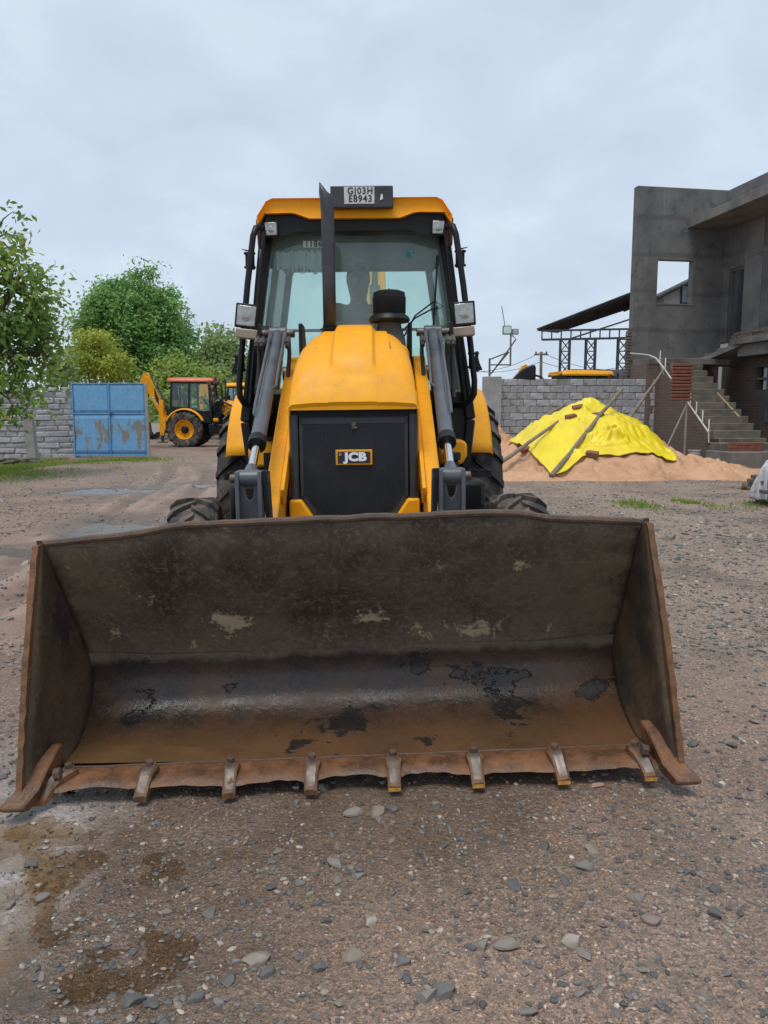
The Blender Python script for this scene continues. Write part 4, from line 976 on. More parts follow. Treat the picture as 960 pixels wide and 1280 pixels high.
# wiper
m = mb(); m.tube([(0.56, 5.40, 2.40), (0.545, 5.395, 2.2), (0.525, 5.385, 1.92), (0.515, 5.375, 1.72)], 0.0065, 6); m.tube([(0.56, 5.402, 2.41), (0.556, 5.40, 2.34)], .011, 6); wiper = m.build('wiper', M['black'], root)
for a in (0.0, 0.05):
    mb().tube([(0.27 + a, 5.33, 1.86), (0.40, 5.35, 1.99 + a * .3), (0.535, 5.375, 2.06 + a * .9), (0.56 + a * .6, 5.38, 2.07), (.535, 5.378, 2.04)], 0.0055, 6).build('wiper_arm', M['black'], wiper)
# steering wheel, dash, seat
m = mb(); ang = R(62); cs = Vector((0, 5.86, 1.90)); ux, uy = Vector((1, 0, 0)), Vector((0, math.cos(ang), math.sin(ang)))
ringp = [cs + ux * 0.185 * math.cos(a) + uy * 0.185 * math.sin(a) for a in (2 * math.pi * i / 28 for i in range(29))]
m.tube(ringp, 0.014, 8, cap=False)
for a in (R(-90), R(30), R(150)): m.tube([cs, cs + ux * .18 * math.cos(a) + uy * .18 * math.sin(a)], .012, 6)
m.tube([cs, (0, 5.66, 1.62), (0, 5.6, 1.25)], [.035, .04, .05], 10); m.build('steering_wheel', M['black'], root)
m = mb(); m.prism([(5.47, 1.25), (5.70, 1.25), (5.68, 1.66), (5.55, 1.72), (5.47, 1.66)], 'x', -0.30, 0.30); m.build('dash', M['lining'], root, bevel=.02)
m = mb(); m.box((0, 6.42, 1.515), (0.46, 0.46, 0.12)); m.box((0, 6.42, 1.33), (0.34, 0.36, 0.26)); seat = m.build('seat', M['seat_cloth'], root, bevel=.04)
m = mb(); m.box((0, 6.66, 1.86), (0.46, 0.10, 0.60), (R(-8), 0, 0)); m.build('seat_back', M['seat_cloth'], seat, bevel=.04)
# ---- rear fenders, wheels, axle
def fender(s):
    m = mb(); G = []; cy, cz = 6.45, 0.71
    for i in range(25):
        a = R(24) + (R(156) - R(24)) * i / 24
        row = []
        for (x, dr) in ((0.60, -0.0), (0.70, 0.012), (0.85, 0.018), (0.955, 0.012), (0.99, -0.012), (1.0, -0.05)):
            flat = 0.02 * math.sin(a)
            r_ = 0.815 + dr
            row.append((s * x, cy - r_ * math.cos(a), cz + r_ * math.sin(a) + flat))
        G.append(row)
    m.grid(G); return m.build('fender', M['yellow'], root, smooth=50, solid=(0.012, -1))
fend = [fender(-1), fender(1)]
def tyre(mm, cx, cy, cz, R_, W_, lugs, lugh, n=64):
    h = W_ / 2; c = Vector((cx, cy, cz))
    pr = [(R_ * 0.53, -h * 0.62), (R_ * 0.60, -h * 0.86), (R_ * 0.78, -h), (R_ * 0.89, -h * 0.97), (R_ - lugh * 1.25, -h * 0.82), (R_ - lugh, -h * 0.4), (R_ - lugh * 0.95, 0),
          (R_ - lugh, h * 0.4), (R_ - lugh * 1.25, h * 0.82), (R_ * 0.89, h * 0.97), (R_ * 0.78, h), (R_ * 0.60, h * 0.86), (R_ * 0.53, h * 0.62)]
    mm.lathe(pr, c, 'x', n, 1, False)
    for side in (-1, 1):
        for i in range(lugs):
            a0 = 2 * math.pi * (i + (0.5 if side > 0 else 0)) / lugs
            steps = 5; vs = []
            for k in range(steps):
                t = k / (steps - 1); x = side * h * (-0.06 + 1.04 * t); a = a0 + (t * 1.55) * (2 * math.pi / lugs) * 0.62
                wd = (0.26 + 0.05 * t) * (2 * math.pi / lugs)
                rb = R_ - lugh * 1.6 - (0.10 * R_ * max(0, t - 0.82) / 0.18) * 1.0
                rt = R_ - (0.0 if t < 0.8 else (t - 0.8) / 0.2 * R_ * 0.06)
                for (aa, rr) in ((a - wd / 2, rb), (a - wd * 0.40, rt), (a + wd * 0.40, rt), (a + wd / 2, rb)):
                    vs.append(c + Vector((x, rr * math.cos(aa), rr * math.sin(aa))))
            fs = []
            for k in range(steps - 1):
                fs += [(k * 4 + j, k * 4 + j + 1, k * 4 + 5 + j, k * 4 + 4 + j) for j in range(3)]
            fs += [(0, 1, 2, 3), (steps * 4 - 1, steps * 4 - 2, steps * 4 - 3, steps * 4 - 4)]
            mm.add(vs, fs)
def wheel(s, cx, cy, R_, W_, lugs, lugh, name, steer=0.0):
    we = mb(); h = W_ / 2
    # disc and hub as the wheel's own mesh, tyre and rim under it
    we.lathe([(R_ * 0.21, h * 0.05), (R_ * 0.21, h * 0.45), (R_ * 0.16, h * 0.62), (R_ * 0.10, h * 0.85), (0.0, h * 0.87)], (0, 5.5, 0), 'x', 24, s)
    wo_ = we.build(name, M['black'], root, smooth=40)
    wo_.location = (s * cx, cy - 5.5, R_ - 0.012); wo_.rotation_euler = (0, 0, steer)
    m = MB(); tyre(m, 0, 0, 0, R_, W_, lugs, lugh); m.build('tyre', M['rubber'], wo_, smooth=28)
    m = MB(); m.lathe([(R_ * 0.53, -h * 0.8), (R_ * 0.51, -h * 0.5), (R_ * 0.46, -h * 0.3), (R_ * 0.46, h * 0.1), (R_ * 0.05, h * 0.02), (R_ * 0.10, h * 0.12), (R_ * 0.30, h * 0.12), (R_ * 0.42, h * 0.12), (R_ * 0.46, h * 0.2), (R_ * 0.50, h * 0.52), (R_ * 0.545, h * 0.80), (R_ * 0.53, h * 0.82)], (0, 0, 0), 'x', 40, s, False)
    m.build('rim', M['yellow_worn'], wo_, smooth=40)
    for k in range(8):
        a = 2 * math.pi * k / 8
        m = MB(); m.cyl((s * h * .04, R_ * .32 * math.cos(a), R_ * .32 * math.sin(a)), (s * h * .2, R_ * .32 * math.cos(a), R_ * .32 * math.sin(a)), R_ * .025, n=6); m.build('wheel_nut', M['dark_grey'], wo_)
    return wo_
for s in (-1, 1):
    wheel(s, 0.885, 6.45, 0.715, 0.42, 22, 0.036, 'rear_wheel')
    wf = wheel(s, 0.925, 4.42, 0.445, 0.275, 18, 0.026, 'front_wheel', R(7))
    wf.rotation_euler = (0, 0, R(7))
m = mb(); m.cyl((-0.8, 6.45, 0.70), (0.8, 6.45, 0.70), 0.13, n=20); m.build('rear_axle', M['black'], root)
m = mb(); m.prism([(-0.78, 0.38), (-0.3, 0.36), (0.3, 0.36), (0.78, 0.38), (0.78, 0.50), (0.3, 0.56), (-0.3, 0.56), (-0.78, 0.50)], 'y', 4.33, 4.51); m.build('front_axle', M['black'], root, bevel=.015)
# yellow bracket, filler cap, steps, tank boxes
for s in (-1, 1):
    m = mb(); m.box((s * 0.66, 5.18, 0.74), (0.30, 0.72, 0.36)); tank = m.build('tank_box', M['black'], root, bevel=.03)
    m = mb(); m.prism([(s * 0.54, 1.16), (s * 0.70, 1.17), (s * 0.735, 1.14), (s * 0.735, 1.06), (s * 0.70, 1.0), (s * 0.54, 1.0)], 'y', 5.16, 5.36); m.build('step_bracket', M['yellow'], root, bevel=.02)
    m = mb(); m.box((s * 0.60, 5.1, 1.0), (0.04, 0.05, 0.2)); m.build('bracket_stay', M['black'], root)
    m = mb(); m.box((s * 0.80, 5.24, 0.93), (0.20, 0.16, 0.028)); m.box((s * .70, 5.24, .90), (0.05, .1, .06))
    for k in range(5): m.box((s * (0.72 + 0.04 * k), 5.24, 0.952), (0.008, 0.16, 0.018))
    for k in range(3): m.box((s * 0.80, 5.18 + .06 * k, 0.951), (0.20, 0.007, 0.014))
    m.build('step_plate', M['black'], root)
m = mb(); m.cyl((0.60, 4.86, 0.93), (0.60, 4.86, 1.05), 0.042, n=18); m.cyl((0.60, 4.86, 1.05), (0.60, 4.86, 1.10), 0.056, n=18); m.build('filler_cap', M['black'], root, bevel=.006)
m = mb(); m.lathe([(0.11, -.03), (0.16, -.05), (0.175, 0), (0.16, .05), (0.11, .03)], (0.56, 5.30, 1.52), 'x', 28); m.build('coiled_hose', M['hose'], root, smooth=60)
m = mb(); m.cyl((0.56, 5.2, 1.40), (0.56, 5.2, 1.44), .016, n=10); m.build('hose_joint', M['steel'], root)

# ---- backhoe behind the cab
m = mb(); m.box((0, 7.28, 0.95), (1.9, 0.14, 0.5)); m.box((0.0, 7.32, 0.62), (1.9, 0.10, 0.14)); m.build('backhoe_frame', M['yellow_worn'], root, bevel=.01)
m = mb(); m.box((0.14, 7.42, 0.95), (0.36, 0.22, 0.62)); m.build('kingpost', M['yellow'], root, bevel=.02)
BX = 0.14
m = mb(); m.prism([(7.40, 0.98), (7.58, 0.90), (7.80, 1.45), (8.12, 2.10), (8.38, 2.72), (8.26, 2.86), (8.06, 2.80), (7.74, 2.10), (7.48, 1.55)], 'x', BX - 0.11, BX + 0.11); boom = m.build('boom', M['yellow'], root, bevel=.012)
m = mb(); m.prism([(8.20, 3.02), (8.06, 2.86), (8.22, 2.55), (8.36, 1.7), (8.24, 0.92), (8.36, 0.88), (8.56, 1.7), (8.50, 2.65), (8.34, 2.96)], 'x', BX - 0.085, BX + 0.085); dip = m.build('dipper', M['yellow'], root, bevel=.012)
m = mb(); m.cyl((BX, 7.62, 1.62), (BX, 7.98, 2.62), 0.055, n=18); m.cyl((BX, 7.98, 2.62), (BX, 8.10, 2.96), 0.03, n=14); m.build('dipper_cylinder', M['grey'], root)
m = mb(); m.cyl((BX, 7.36, 1.2), (BX, 7.62, 2.0), 0.06, n=18); m.cyl((BX, 7.62, 2.0), (BX, 7.78, 2.45), 0.032, n=14); m.build('boom_cylinder', M['grey'], root)
m = mb(); m.prism([(8.22, 0.98), (8.38, 0.95), (8.40, 0.80), (8.30, 0.42), (8.05, 0.28), (7.86, 0.36), (7.80, 0.60), (7.92, 0.50), (8.08, 0.46), (8.18, 0.62)], 'x', BX - 0.30, BX + 0.30); m.build('digging_bucket', M['black'], root, bevel=.01)
for s in (-1, 1):
    m = mb(); m.box((s * 0.86, 7.38, 1.18), (0.16, 0.16, 1.42)); st_ = m.build('stabiliser', M['yellow'], root, bevel=.01)
    m = mb(); m.box((s * 0.86, 7.38, 0.36), (0.10, 0.10, 0.30)); m.box((s * 0.86, 7.38, 0.20), (0.30, 0.36, 0.035)); m.build('stabiliser_foot', M['dark_grey'], st_, bevel=.006)
    child_text('JCB', 0.22, M['white'], boom, (BX + s * 0.1125, 7.83, 1.88), (R(90), R(-65 * s), R(90 * s)), 0.005, 1.15)
    child_text('JCB', 0.20, M['ink'], dip, (BX + s * 0.0875, 8.43, 2.0), (R(90), R(-84 * s), R(90 * s)), 0.004, 1.15)
    child_text('JCB', 0.16, mat('red_print', (0.45, .03, .02), rough=.5), hood, (s * 0.345, 4.78, 1.52), (R(90), 0, R(90 * s)), 0.003, 1.2)
for k in range(5):
    xo = -0.3 + .09 * k
    mb().tube([(xo, 7.25, 1.2), (xo, 7.4, 1.55 + .04 * k), (BX - .13, 7.6, 1.5), (BX - .13, 7.9, 2.0 + .1 * k)], .014, 6).build('hose', M['hose'], root)
# ------------------------------------------------------------------ more machines of the same make, copied with all their parts
yard = [('yellow backhoe loader parked side-on with a red roof, just past the blue gate', (-7.05, 32.0), 90, True),
        ('yellow backhoe loader parked close behind the red-roofed one', (-5.7, 36.6), 90, False),
        ('yellow backhoe loader farthest back in the row past the gate', (-4.5, 41.0), 90, False),
        ('backhoe loader behind the grey block wall, only its yellow roof showing', (7.55, 27.2), 100, False)]
for lb, (x, y), rz, red in yard:
    c = copy_tree(root); c.location = (x, y, hz(x, y)); c.rotation_euler = (0, 0, R(rz)); c['label'] = lb
    c['group'] = 'parked backhoe loaders'
    for ch in c.children:
        if red and ch.name.startswith('roof') and not ch.name.startswith(('roof_l', 'roof_r', 'roof_c')):
            ch.data = ch.data.copy(); ch.data.materials[0] = M['orange_red']

# ------------------------------------------------------------------ the driver
def skin_body(name, joints, edges, root_i, sub=2):
    me = bpy.data.meshes.new(name)
    me.from_pydata([j[:3] for j in joints], edges, [])
    o = bpy.data.objects.new(name, me); col.objects.link(o)
    m_ = o.modifiers.new('skin', 'SKIN'); m_.use_smooth_shade = True
    for i, j in enumerate(joints):
        sv = me.skin_vertices[0].data[i]; r_ = j[3]
        sv.radius = r_ if isinstance(r_, tuple) else (r_, r_); sv.use_root = (i == root_i)
    s_ = o.modifiers.new('sub', 'SUBSURF'); s_.levels = s_.render_levels = sub
    dg = bpy.context.evaluated_depsgraph_get(); dg.update()
    em = bpy.data.meshes.new_from_object(o.evaluated_get(dg))
    bpy.data.objects.remove(o)
    return em
J, E = [], []
def jn(x, y, z, r_, par=None):
    J.append((x, y - 6.4, z - 1.55, r_)); i = len(J) - 1
    if par is not None: E.append((par, i))
    return i
pel = jn(0, 6.42, 1.66, (0.15, 0.12)); wst = jn(0, 6.43, 1.82, (0.14, 0.105), pel); che = jn(0, 6.43, 2.05, (0.165, 0.115), wst); nb_ = jn(0, 6.42, 2.175, (0.12, 0.09), che)
nk = jn(0, 6.40, 2.232, 0.066, nb_); jaw = jn(0, 6.372, 2.295, (0.080, 0.092), nk); hd = jn(0, 6.38, 2.40, (0.086, 0.105), jaw); tp_ = jn(0, 6.39, 2.475, (0.070, 0.085), hd)
nose = jn(0, 6.255, 2.375, 0.013, hd)
for s in (-1, 1):
    ear = jn(s * 0.092, 6.385, 2.385, (0.02, 0.012), hd)
    sh = jn(s * 0.19, 6.425, 2.185, 0.078, che); el = jn(s * 0.275, 6.27, 1.88, 0.047, sh); wr = jn(s * 0.185, 6.03, 1.955, 0.031, el)
    pm = jn(s * 0.165, 5.96, 1.985, (0.036, 0.020), wr)
    th1 = jn(s * 0.135, 5.96, 2.005, 0.012, pm); jn(s * 0.115, 5.925, 2.015, 0.009, th1)
    for k in range(4):
        ox = s * (0.145 + 0.021 * k); ln = (0.036, 0.042, 0.040, 0.032)[k]
        f1 = jn(ox, 5.915, 2.000 - .004 * k, 0.0095, pm); f2 = jn(ox, 5.915 - ln * .6, 1.985 - .003 * k, 0.009, f1); jn(ox, 5.915 - ln * .35, 1.985 - ln * .75, 0.008, f2)
    hp = jn(s * 0.10, 6.38, 1.645, 0.088, pel); kn = jn(s * 0.16, 5.98, 1.68, 0.064, hp); an = jn(s * 0.16, 5.86, 1.30, 0.042, kn); jn(s * 0.165, 5.72, 1.255, (0.04, 0.03), an)
bm_ = skin_body('person', J, E, pel)
M['skin'] = mat('brown_skin', (0.20, 0.105, 0.065), (0.17, 0.085, 0.05), rough=0.5, scale=20)
M['shirt'] = mat('dark_grey_shirt', (0.05, 0.055, 0.065), (0.065, 0.07, 0.08), rough=0.85, bump=0.2, bscale=25, bdist=.01)
M['trousers'] = mat('dark_trousers', (0.03, 0.032, 0.04), rough=0.85)
M['shoe'] = mat('black_shoe', (0.015, 0.014, 0.013), rough=0.5)
M['hair'] = mat('black_hair', (0.008, 0.007, 0.007), (0.02, 0.018, 0.016), rough=0.5, scale=60)
for q in ('skin', 'shirt', 'trousers', 'shoe', 'hair'): bm_.materials.append(M[q])
for p in bm_.polygons:
    c = p.center; X, Y, Z = abs(c.x), c.y + 6.4, c.z + 1.55
    if Z < 1.31: k = 3
    elif (Z < 1.72 and X < 0.25 and not (X > .2 and Z > 1.8)): k = 2
    elif Z > 2.225: k = 0
    elif Y < 6.09 and Z > 1.8: k = 0
    else: k = 1
    p.material_index = k
root.rotation_euler  # the driver sits in the same tilted cab
MW = Matrix.Translation(root.location) @ root.rotation_euler.to_matrix().to_4x4()
driver = link('person', bm_)
driver.matrix_world = MW @ Matrix.Translation((0.0, 6.4 - 5.5, 1.575))
driver.data.shade_smooth()
tag(driver, 'person in a dark shirt sitting at the steering wheel inside the loader cab', 'person')
m = MB(); m.lathe([(0.0, 0.125), (0.05, 0.115), (0.085, 0.075), (0.095, 0.02), (0.094, -0.03), (0.080, -0.035)], (0, 0.002, 0.835), 'z', 24)
hair = m.build('hair', M['hair'], driver, smooth=60); hair.scale = (1.02, 1.24, 1.0); hair.location = (0, 0.016, 0.02)
for s in (-1, 1):
    m = MB(); m.lathe([(0.0, 0.012), (0.008, 0.009), (0.012, 0), (0.008, -.009), (0, -.012)], (s * 0.033, -0.118, 0.852), 'z', 10); m.build('eye', M['ink'], driver)
m = MB(); m.box((0, -0.112, 0.775), (0.045, 0.012, 0.008)); m.build('mouth', mat('lips', (0.13, .05, .04), rough=.5), driver, bevel=.003)

# ------------------------------------------------------------------ walls of blocks
M['block'] = mat('grey_concrete_block', (0.37, 0.375, 0.385), (0.27, 0.275, 0.285), rough=0.9, scale=3.5, c3=(0.10, 0.10, 0.10), s3=7, lo3=0.58, hi3=0.75, bump=0.5, bscale=30, bdist=.01)
M['block_b'] = mat('pale_concrete_block', (0.46, 0.465, 0.475), (0.34, 0.345, 0.355), rough=0.9, scale=4, c3=(0.12, 0.12, 0.118), s3=9, lo3=0.58, hi3=0.75, bump=0.5, bscale=30, bdist=.01)
M['block_c'] = mat('stained_concrete_block', (0.26, 0.255, 0.25), (0.36, 0.355, 0.35), rough=0.9, scale=3, c3=(0.07, 0.07, 0.07), s3=6, lo3=0.55, hi3=0.75, bump=0.5, bscale=30, bdist=.01)
M['mortar'] = mat('dark_mortar', (0.25, 0.247, 0.24), (0.16, 0.157, 0.153), rough=0.95, scale=5, bump=0.4, bdist=.01)
def chunk_mesh(name, wx, wy, wz, material, seed, rough_=0.012):
    g = random.Random(seed); m = MB(); n = 3
    m.box((0, 0, 0), (wx, wy, wz))
    m.v = [(x + g.uniform(-1, 1) * rough_ * .6, y + g.uniform(-1, 1) * rough_ * .5, z + g.uniform(-1, 1) * rough_ * .6) for x, y, z in m.v]
    me = m.mesh(name, material, 0)
    b = bmesh.new(); b.from_mesh(me); bmesh.ops.bevel(b, geom=b.edges[:], offset=rough_ * 0.9, segments=1, affect='EDGES'); b.to_mesh(me); b.free()
    return me
def block_wall(name, label, A, B, height, widths, bh, th, seed, ragged=0.3, chip=0.012, jit=0.008):
    g = random.Random(seed)
    A, B = Vector(A), Vector(B); Ln = (B - A).length; ang = math.atan2(B.y - A.y, B.x - A.x)
    e0 = empty(name, (A.x, A.y, 0), ang); tag(e0, label, 'wall')
    rows = int(round(height / bh))
    MB().box((Ln / 2, 0, height / 2 - .06), (Ln - .02, th - 0.05, height + .02)).build('mortar_bed', M['mortar'], e0)
    mats_ = [M['block'], M['block'], M['block_b'], M['block_c']]
    lib = {w_: [chunk_mesh('block', w_ - 0.012 - .004 * (i % 3), th, bh - 0.011 - .003 * (i % 2), mats_[i % 4], seed + i + int(w_ * 1000), chip) for i in range(8)] for w_ in widths}
    for r_ in range(rows):
        z = bh * (r_ + 0.5) - 0.05; x = 0.0; first = r_ % 2
        while x < Ln - 0.02:
            w_ = g.choice(widths) if len(widths) > 2 else (widths[1] if first or x + widths[0] > Ln + 0.05 else widths[0])
            if x + w_ > Ln + .08: w_ = min(widths)
            first = 0
            if not (r_ == rows - 1 and g.random() < ragged):
                link('block', g.choice(lib[w_]), e0, (x + w_ / 2, g.uniform(-jit, jit), z + g.uniform(-.004, .004)), (0, g.uniform(-.008, .008), g.uniform(-.012, .012)))
            x += w_
    return e0
rw = block_wall('block_wall', 'grey concrete block wall behind the yellow tarp and sand heap', (2.95, 23.15, 0), (8.15, 23.45, 0), 2.42, (0.40, 0.20), 0.202, 0.20, 60, 0.12)
m = MB(); m.box((0.24, -0.09, 1.2), (0.52, 0.34, 2.46)); m.build('pale_pier', mat('pale_cement', (0.34, 0.345, 0.345), (0.27, 0.27, 0.265), rough=.9, scale=2.5, bump=.2), rw, bevel=.015)
lw = block_wall('stone_wall', 'rough grey stone block wall left of the blue gate', (-14.2, 23.7, 0), (-9.56, 24.0, 0), 2.06, (0.36, 0.55, 0.8, 1.0), 0.17, 0.24, 90, 0.3, 0.028, 0.022)
g = random.Random(8)
for k in range(9):
    me = chunk_mesh('coping_stone', g.uniform(.2, .38), .22, g.uniform(.08, .16), g.choice((M['block'], M['block_b'])), 300 + k, .02)
    link('coping_stone', me, lw, (0.4 + 0.5 * k + g.uniform(-.1, .1), 0, 2.06 + .02), (0, g.uniform(-.1, .1), g.uniform(-.2, .2)))

# ------------------------------------------------------------------ blue gate and posts
def gate_mat():
    t = NT('chipped_blue_paint'); v = t.coord()
    n1 = t.noise(t.coord((1.6, 1, 0.7)), 2.6, 7, 0.65, .3); n2 = t.noise(v, 9, 6, .6)
    z = t.xyz()[2]
    blue = t.mix(t.rng(n2, .35, .65), (0.125, 0.33, 0.57), (0.18, 0.40, 0.62))
    patch = t.rng(t.math('ADD', n1, t.math('MINIMUM', t.rng(z, 0.05, 0.55, -0.10, 0.075), t.rng(z, 0.9, 1.4, 0.075, -0.09))), 0.555, 0.60)
    base = t.mix(patch, blue, t.mix(t.rng(n2, .4, .6), (0.20, 0.20, 0.19), (0.27, 0.22, 0.17)))
    rust = t.rng(t.noise(t.coord((6, 6, 1.2)), 2, 6, .6), .62, .72, 0, .5)
    base = t.mix(rust, base, (0.17, 0.13, .11))
    return t.end(t.bsdf(base, t.rng(n2, .3, .7, .45, .75), 0, t.bump(patch, .4, .004)))
M['gate'] = gate_mat()
M['gate_frame'] = mat('faded_blue_frame', (0.10, 0.30, 0.58), (0.16, 0.36, 0.6), rough=.6, c3=(.2, .15, .12), s3=12, lo3=.6, hi3=.7)
gt = empty('metal_gate', (-9.58, 23.86, 0.04), R(-1.0)); tag(gt, 'closed blue sheet metal gate with peeling paint', 'gate')
GW, GH = 2.28, 2.24
for ix, x0 in enumerate((0.03, GW / 2 + 0.015)):
    for iz, (z0, z1) in enumerate(((0.05, 1.29), (1.33, 2.2))):
        m = MB(); n_ = 12; wpan = GW / 2 - .045
        G = [[(x0 + wpan * i / n_, 0.006 * float(vn(i * .7 + ix * 9, j * .8 + iz * 7, 77)), z0 + (z1 - z0) * j / 8) for i in range(n_ + 1)] for j in range(9)]
        m.grid(G); m.build('panel', M['gate'], gt, smooth=60, solid=(0.01, 0))
m = MB()
for x in (0.015, GW / 2, GW - 0.015): m.box((x, -0.012, GH / 2), (0.035, 0.045, GH + (.08 if x < .1 else 0)))
for z in (0.03, 1.31, GH - 0.02): m.box((GW / 2, -0.008, z), (GW - .05, 0.04, 0.035))
m.build('gate_frame', M['gate_frame'], gt, bevel=.005)
m = MB(); m.box((GW / 2 + .06, -0.04, 1.31), (.12, .03, .04)); m.build('gate_bolt', M['steel'], gt, bevel=.004)
def post(name, label, a, b, w_, material, cat='post'):
    a, b = Vector(a), Vector(b)
    e_ = empty(name, a); tag(e_, label, cat)
    m = MB(a); m.beam(a + Vector((0, 0, -.1)), b, w_, w_ * .8, up=(0, 1, 0)); m.build('shaft', material, e_, bevel=.012)
    m = MB(a); m.box(b, (w_ * .8, w_ * .7, .03)); m.build('cap', material, e_, bevel=.005)
    return e_
M['conc'] = mat('weathered_concrete', (0.34, 0.325, 0.30), (0.25, 0.24, 0.22), rough=.9, scale=4, bump=.3)
gp_ = at(184.5, 572, 23.9)
post('gate_post', 'pale concrete post at the gate\'s hinge end near the parked loader', (gp_.x + .08, 23.8, 0), (gp_.x + .05, 23.8, 2.24), 0.09, M['conc'])
p0 = at(43, 581, 20.6); p1 = at(34, 512, 20.6)
post('concrete_post', 'leaning pale concrete post in the grass below the leafy tree', (p0.x, 20.6, 0), (p1.x, 20.6, p1.z), 0.24, M['conc'])

# ------------------------------------------------------------------ grey house under construction, with its stair
def plaster_mat():
    t = NT('dark_cement_plaster'); v = t.coord()
    n1 = t.noise(v, 0.9, 7, .6); n2 = t.noise(t.coord(loc=(2, 5, 1)), 2.6, 8, .66, .4); n3 = t.noise(t.coord((5, 5, .35)), 1.3, 6, .6); n4 = t.noise(v, 18, 5, .6)
    c = t.mix(t.rng(n1, .35, .65), (0.105, 0.104, 0.104), (0.18, 0.175, 0.168))
    c = t.mix(t.rng(n2, .54, .66, 0, .7), c, (0.065, 0.065, 0.067))
    c = t.mix(t.rng(n3, .56, .78, 0, .6), c, (0.25, 0.24, 0.225))
    c = t.mix(t.rng(n4, .55, .75, 0, .35), c, (0.24, 0.23, 0.22))
    wv = t.n('ShaderNodeTexWave', wave_type='BANDS', bands_direction='Z'); t.l(t.coord((1, 1, 1)), wv.inputs['Vector']); wv.inputs['Scale'].default_value = .28; wv.inputs['Distortion'].default_value = 1.2; wv.inputs['Detail'].default_value = 3
    c = t.mix(t.rng(wv.outputs['Fac'], .93, .99, 0, .5), c, (0.08, .078, .075))
    return t.end(t.bsdf(c, .9, 0, t.bump(n4, .5, .012, t.bump(n2, .4, .02))))
M['plaster'] = plaster_mat()
M['plaster_l'] = mat('light_cement_plaster', (0.20, 0.195, 0.188), (0.14, 0.138, 0.135), rough=.9, scale=1.2, bump=.3, bscale=22, bdist=.01)
M['slab'] = mat('raw_concrete', (0.20, 0.19, 0.175), (0.12, 0.115, 0.11), rough=.9, scale=1.6, bump=.3, bscale=18, bdist=.01)
M['step'] = mat('stair_concrete', (0.20, 0.172, 0.14), (0.115, 0.10, 0.085), rough=.9, scale=2.6, bump=.3, bscale=18, bdist=.01)
def brick_mat(name, a, b, mo):
    t = NT(name)
    br = t.n('ShaderNodeTexBrick')
    cx_ = t.n('ShaderNodeSeparateXYZ'); t.l(t.tc.outputs['Object'], cx_.inputs[0])
    s_ = t.math('ADD', cx_.outputs[0], cx_.outputs[1]); cmb = t.n('ShaderNodeCombineXYZ'); t.l(s_, cmb.inputs[0]); t.l(cx_.outputs[2], cmb.inputs[1])
    t.l(cmb.outputs[0], br.inputs['Vector']); br.inputs['Scale'].default_value = 1
    br.inputs['Brick Width'].default_value = .24; br.inputs['Row Height'].default_value = .085; br.inputs['Mortar Size'].default_value = .012
    br.inputs['Color1'].default_value = (*a, 1); br.inputs['Color2'].default_value = (*b, 1); br.inputs['Mortar'].default_value = (*mo, 1)
    n = t.noise(t.coord(), 1.6, 6, .6)
    c = t.mix(t.rng(n, .42, .65, 0, .75), br.outputs['Color'], (0.12, 0.105, 0.095))
    return t.end(t.bsdf(c, .9, 0, t.bump(br.outputs['Fac'], -.5, .01)))
M['brick_wall'] = brick_mat('rough_brickwork', (0.19, 0.105, 0.074), (0.13, 0.082, 0.062), (0.17, 0.15, 0.13))
BA = R(9.4); hx, hy = 7.68, 24.3
house = empty('concrete_house', (hx, hy, 0), BA); tag(house, 'unfinished two storey dark cement house with an outside stair', 'house')
def hb(name, x0, x1, y0, y1, z0, z1, material, parent=None, bevel=.0):
    return MB().box(((x0 + x1) / 2, (y0 + y1) / 2, (z0 + z1) / 2), (x1 - x0, y1 - y0, z1 - z0)).build(name, material, parent or house, bevel=bevel)
# end wall with its window opening, as one mesh with a hole
m = MB(); Wt = 0.24; ox = [0, 0.76, 1.93, 3.0]; oz = [2.98, 4.74, 6.05, 8.18]
for i in range(3):
    for j in range(3):
        if i == 1 and j == 1: continue
        m.box(((ox[i] + ox[i + 1]) / 2, Wt / 2, (oz[j] + oz[j + 1]) / 2), (ox[i + 1] - ox[i], Wt, oz[j + 1] - oz[j]))
end = m.build('end_wall', M['plaster'], house)
b = bmesh.new(); b.from_mesh(end.data); bmesh.ops.remove_doubles(b, verts=b.verts, dist=.001)
inner = [f for f in b.faces if len([1 for f2 in b.faces if f2 is not f and (f2.calc_center_median() - f.calc_center_median()).length < 1e-4])]
bmesh.ops.delete(b, geom=inner, context='FACES_ONLY'); bmesh.ops.recalc_face_normals(b, faces=b.faces[:]); b.to_mesh(end.data); b.free()
hb('window_reveal', 0.76, 2.01, -0.015, 0.05, 4.70, 4.738, M['plaster_l'])
hb('lower_wall', 0.02, 3.0, 0.03, 0.24, -.1, 2.98, M['brick_wall'])
g = random.Random(4)
for k in range(16):
    z = 2.55 + .093 * k
    link('brick', chunk_mesh('brick', g.uniform(.12, .2), .2, .075, M['brick_wall'], 500 + k, .01), house, (-.02 + g.uniform(-.03, .02), .13, z), (0, 0, g.uniform(-.15, .15)))
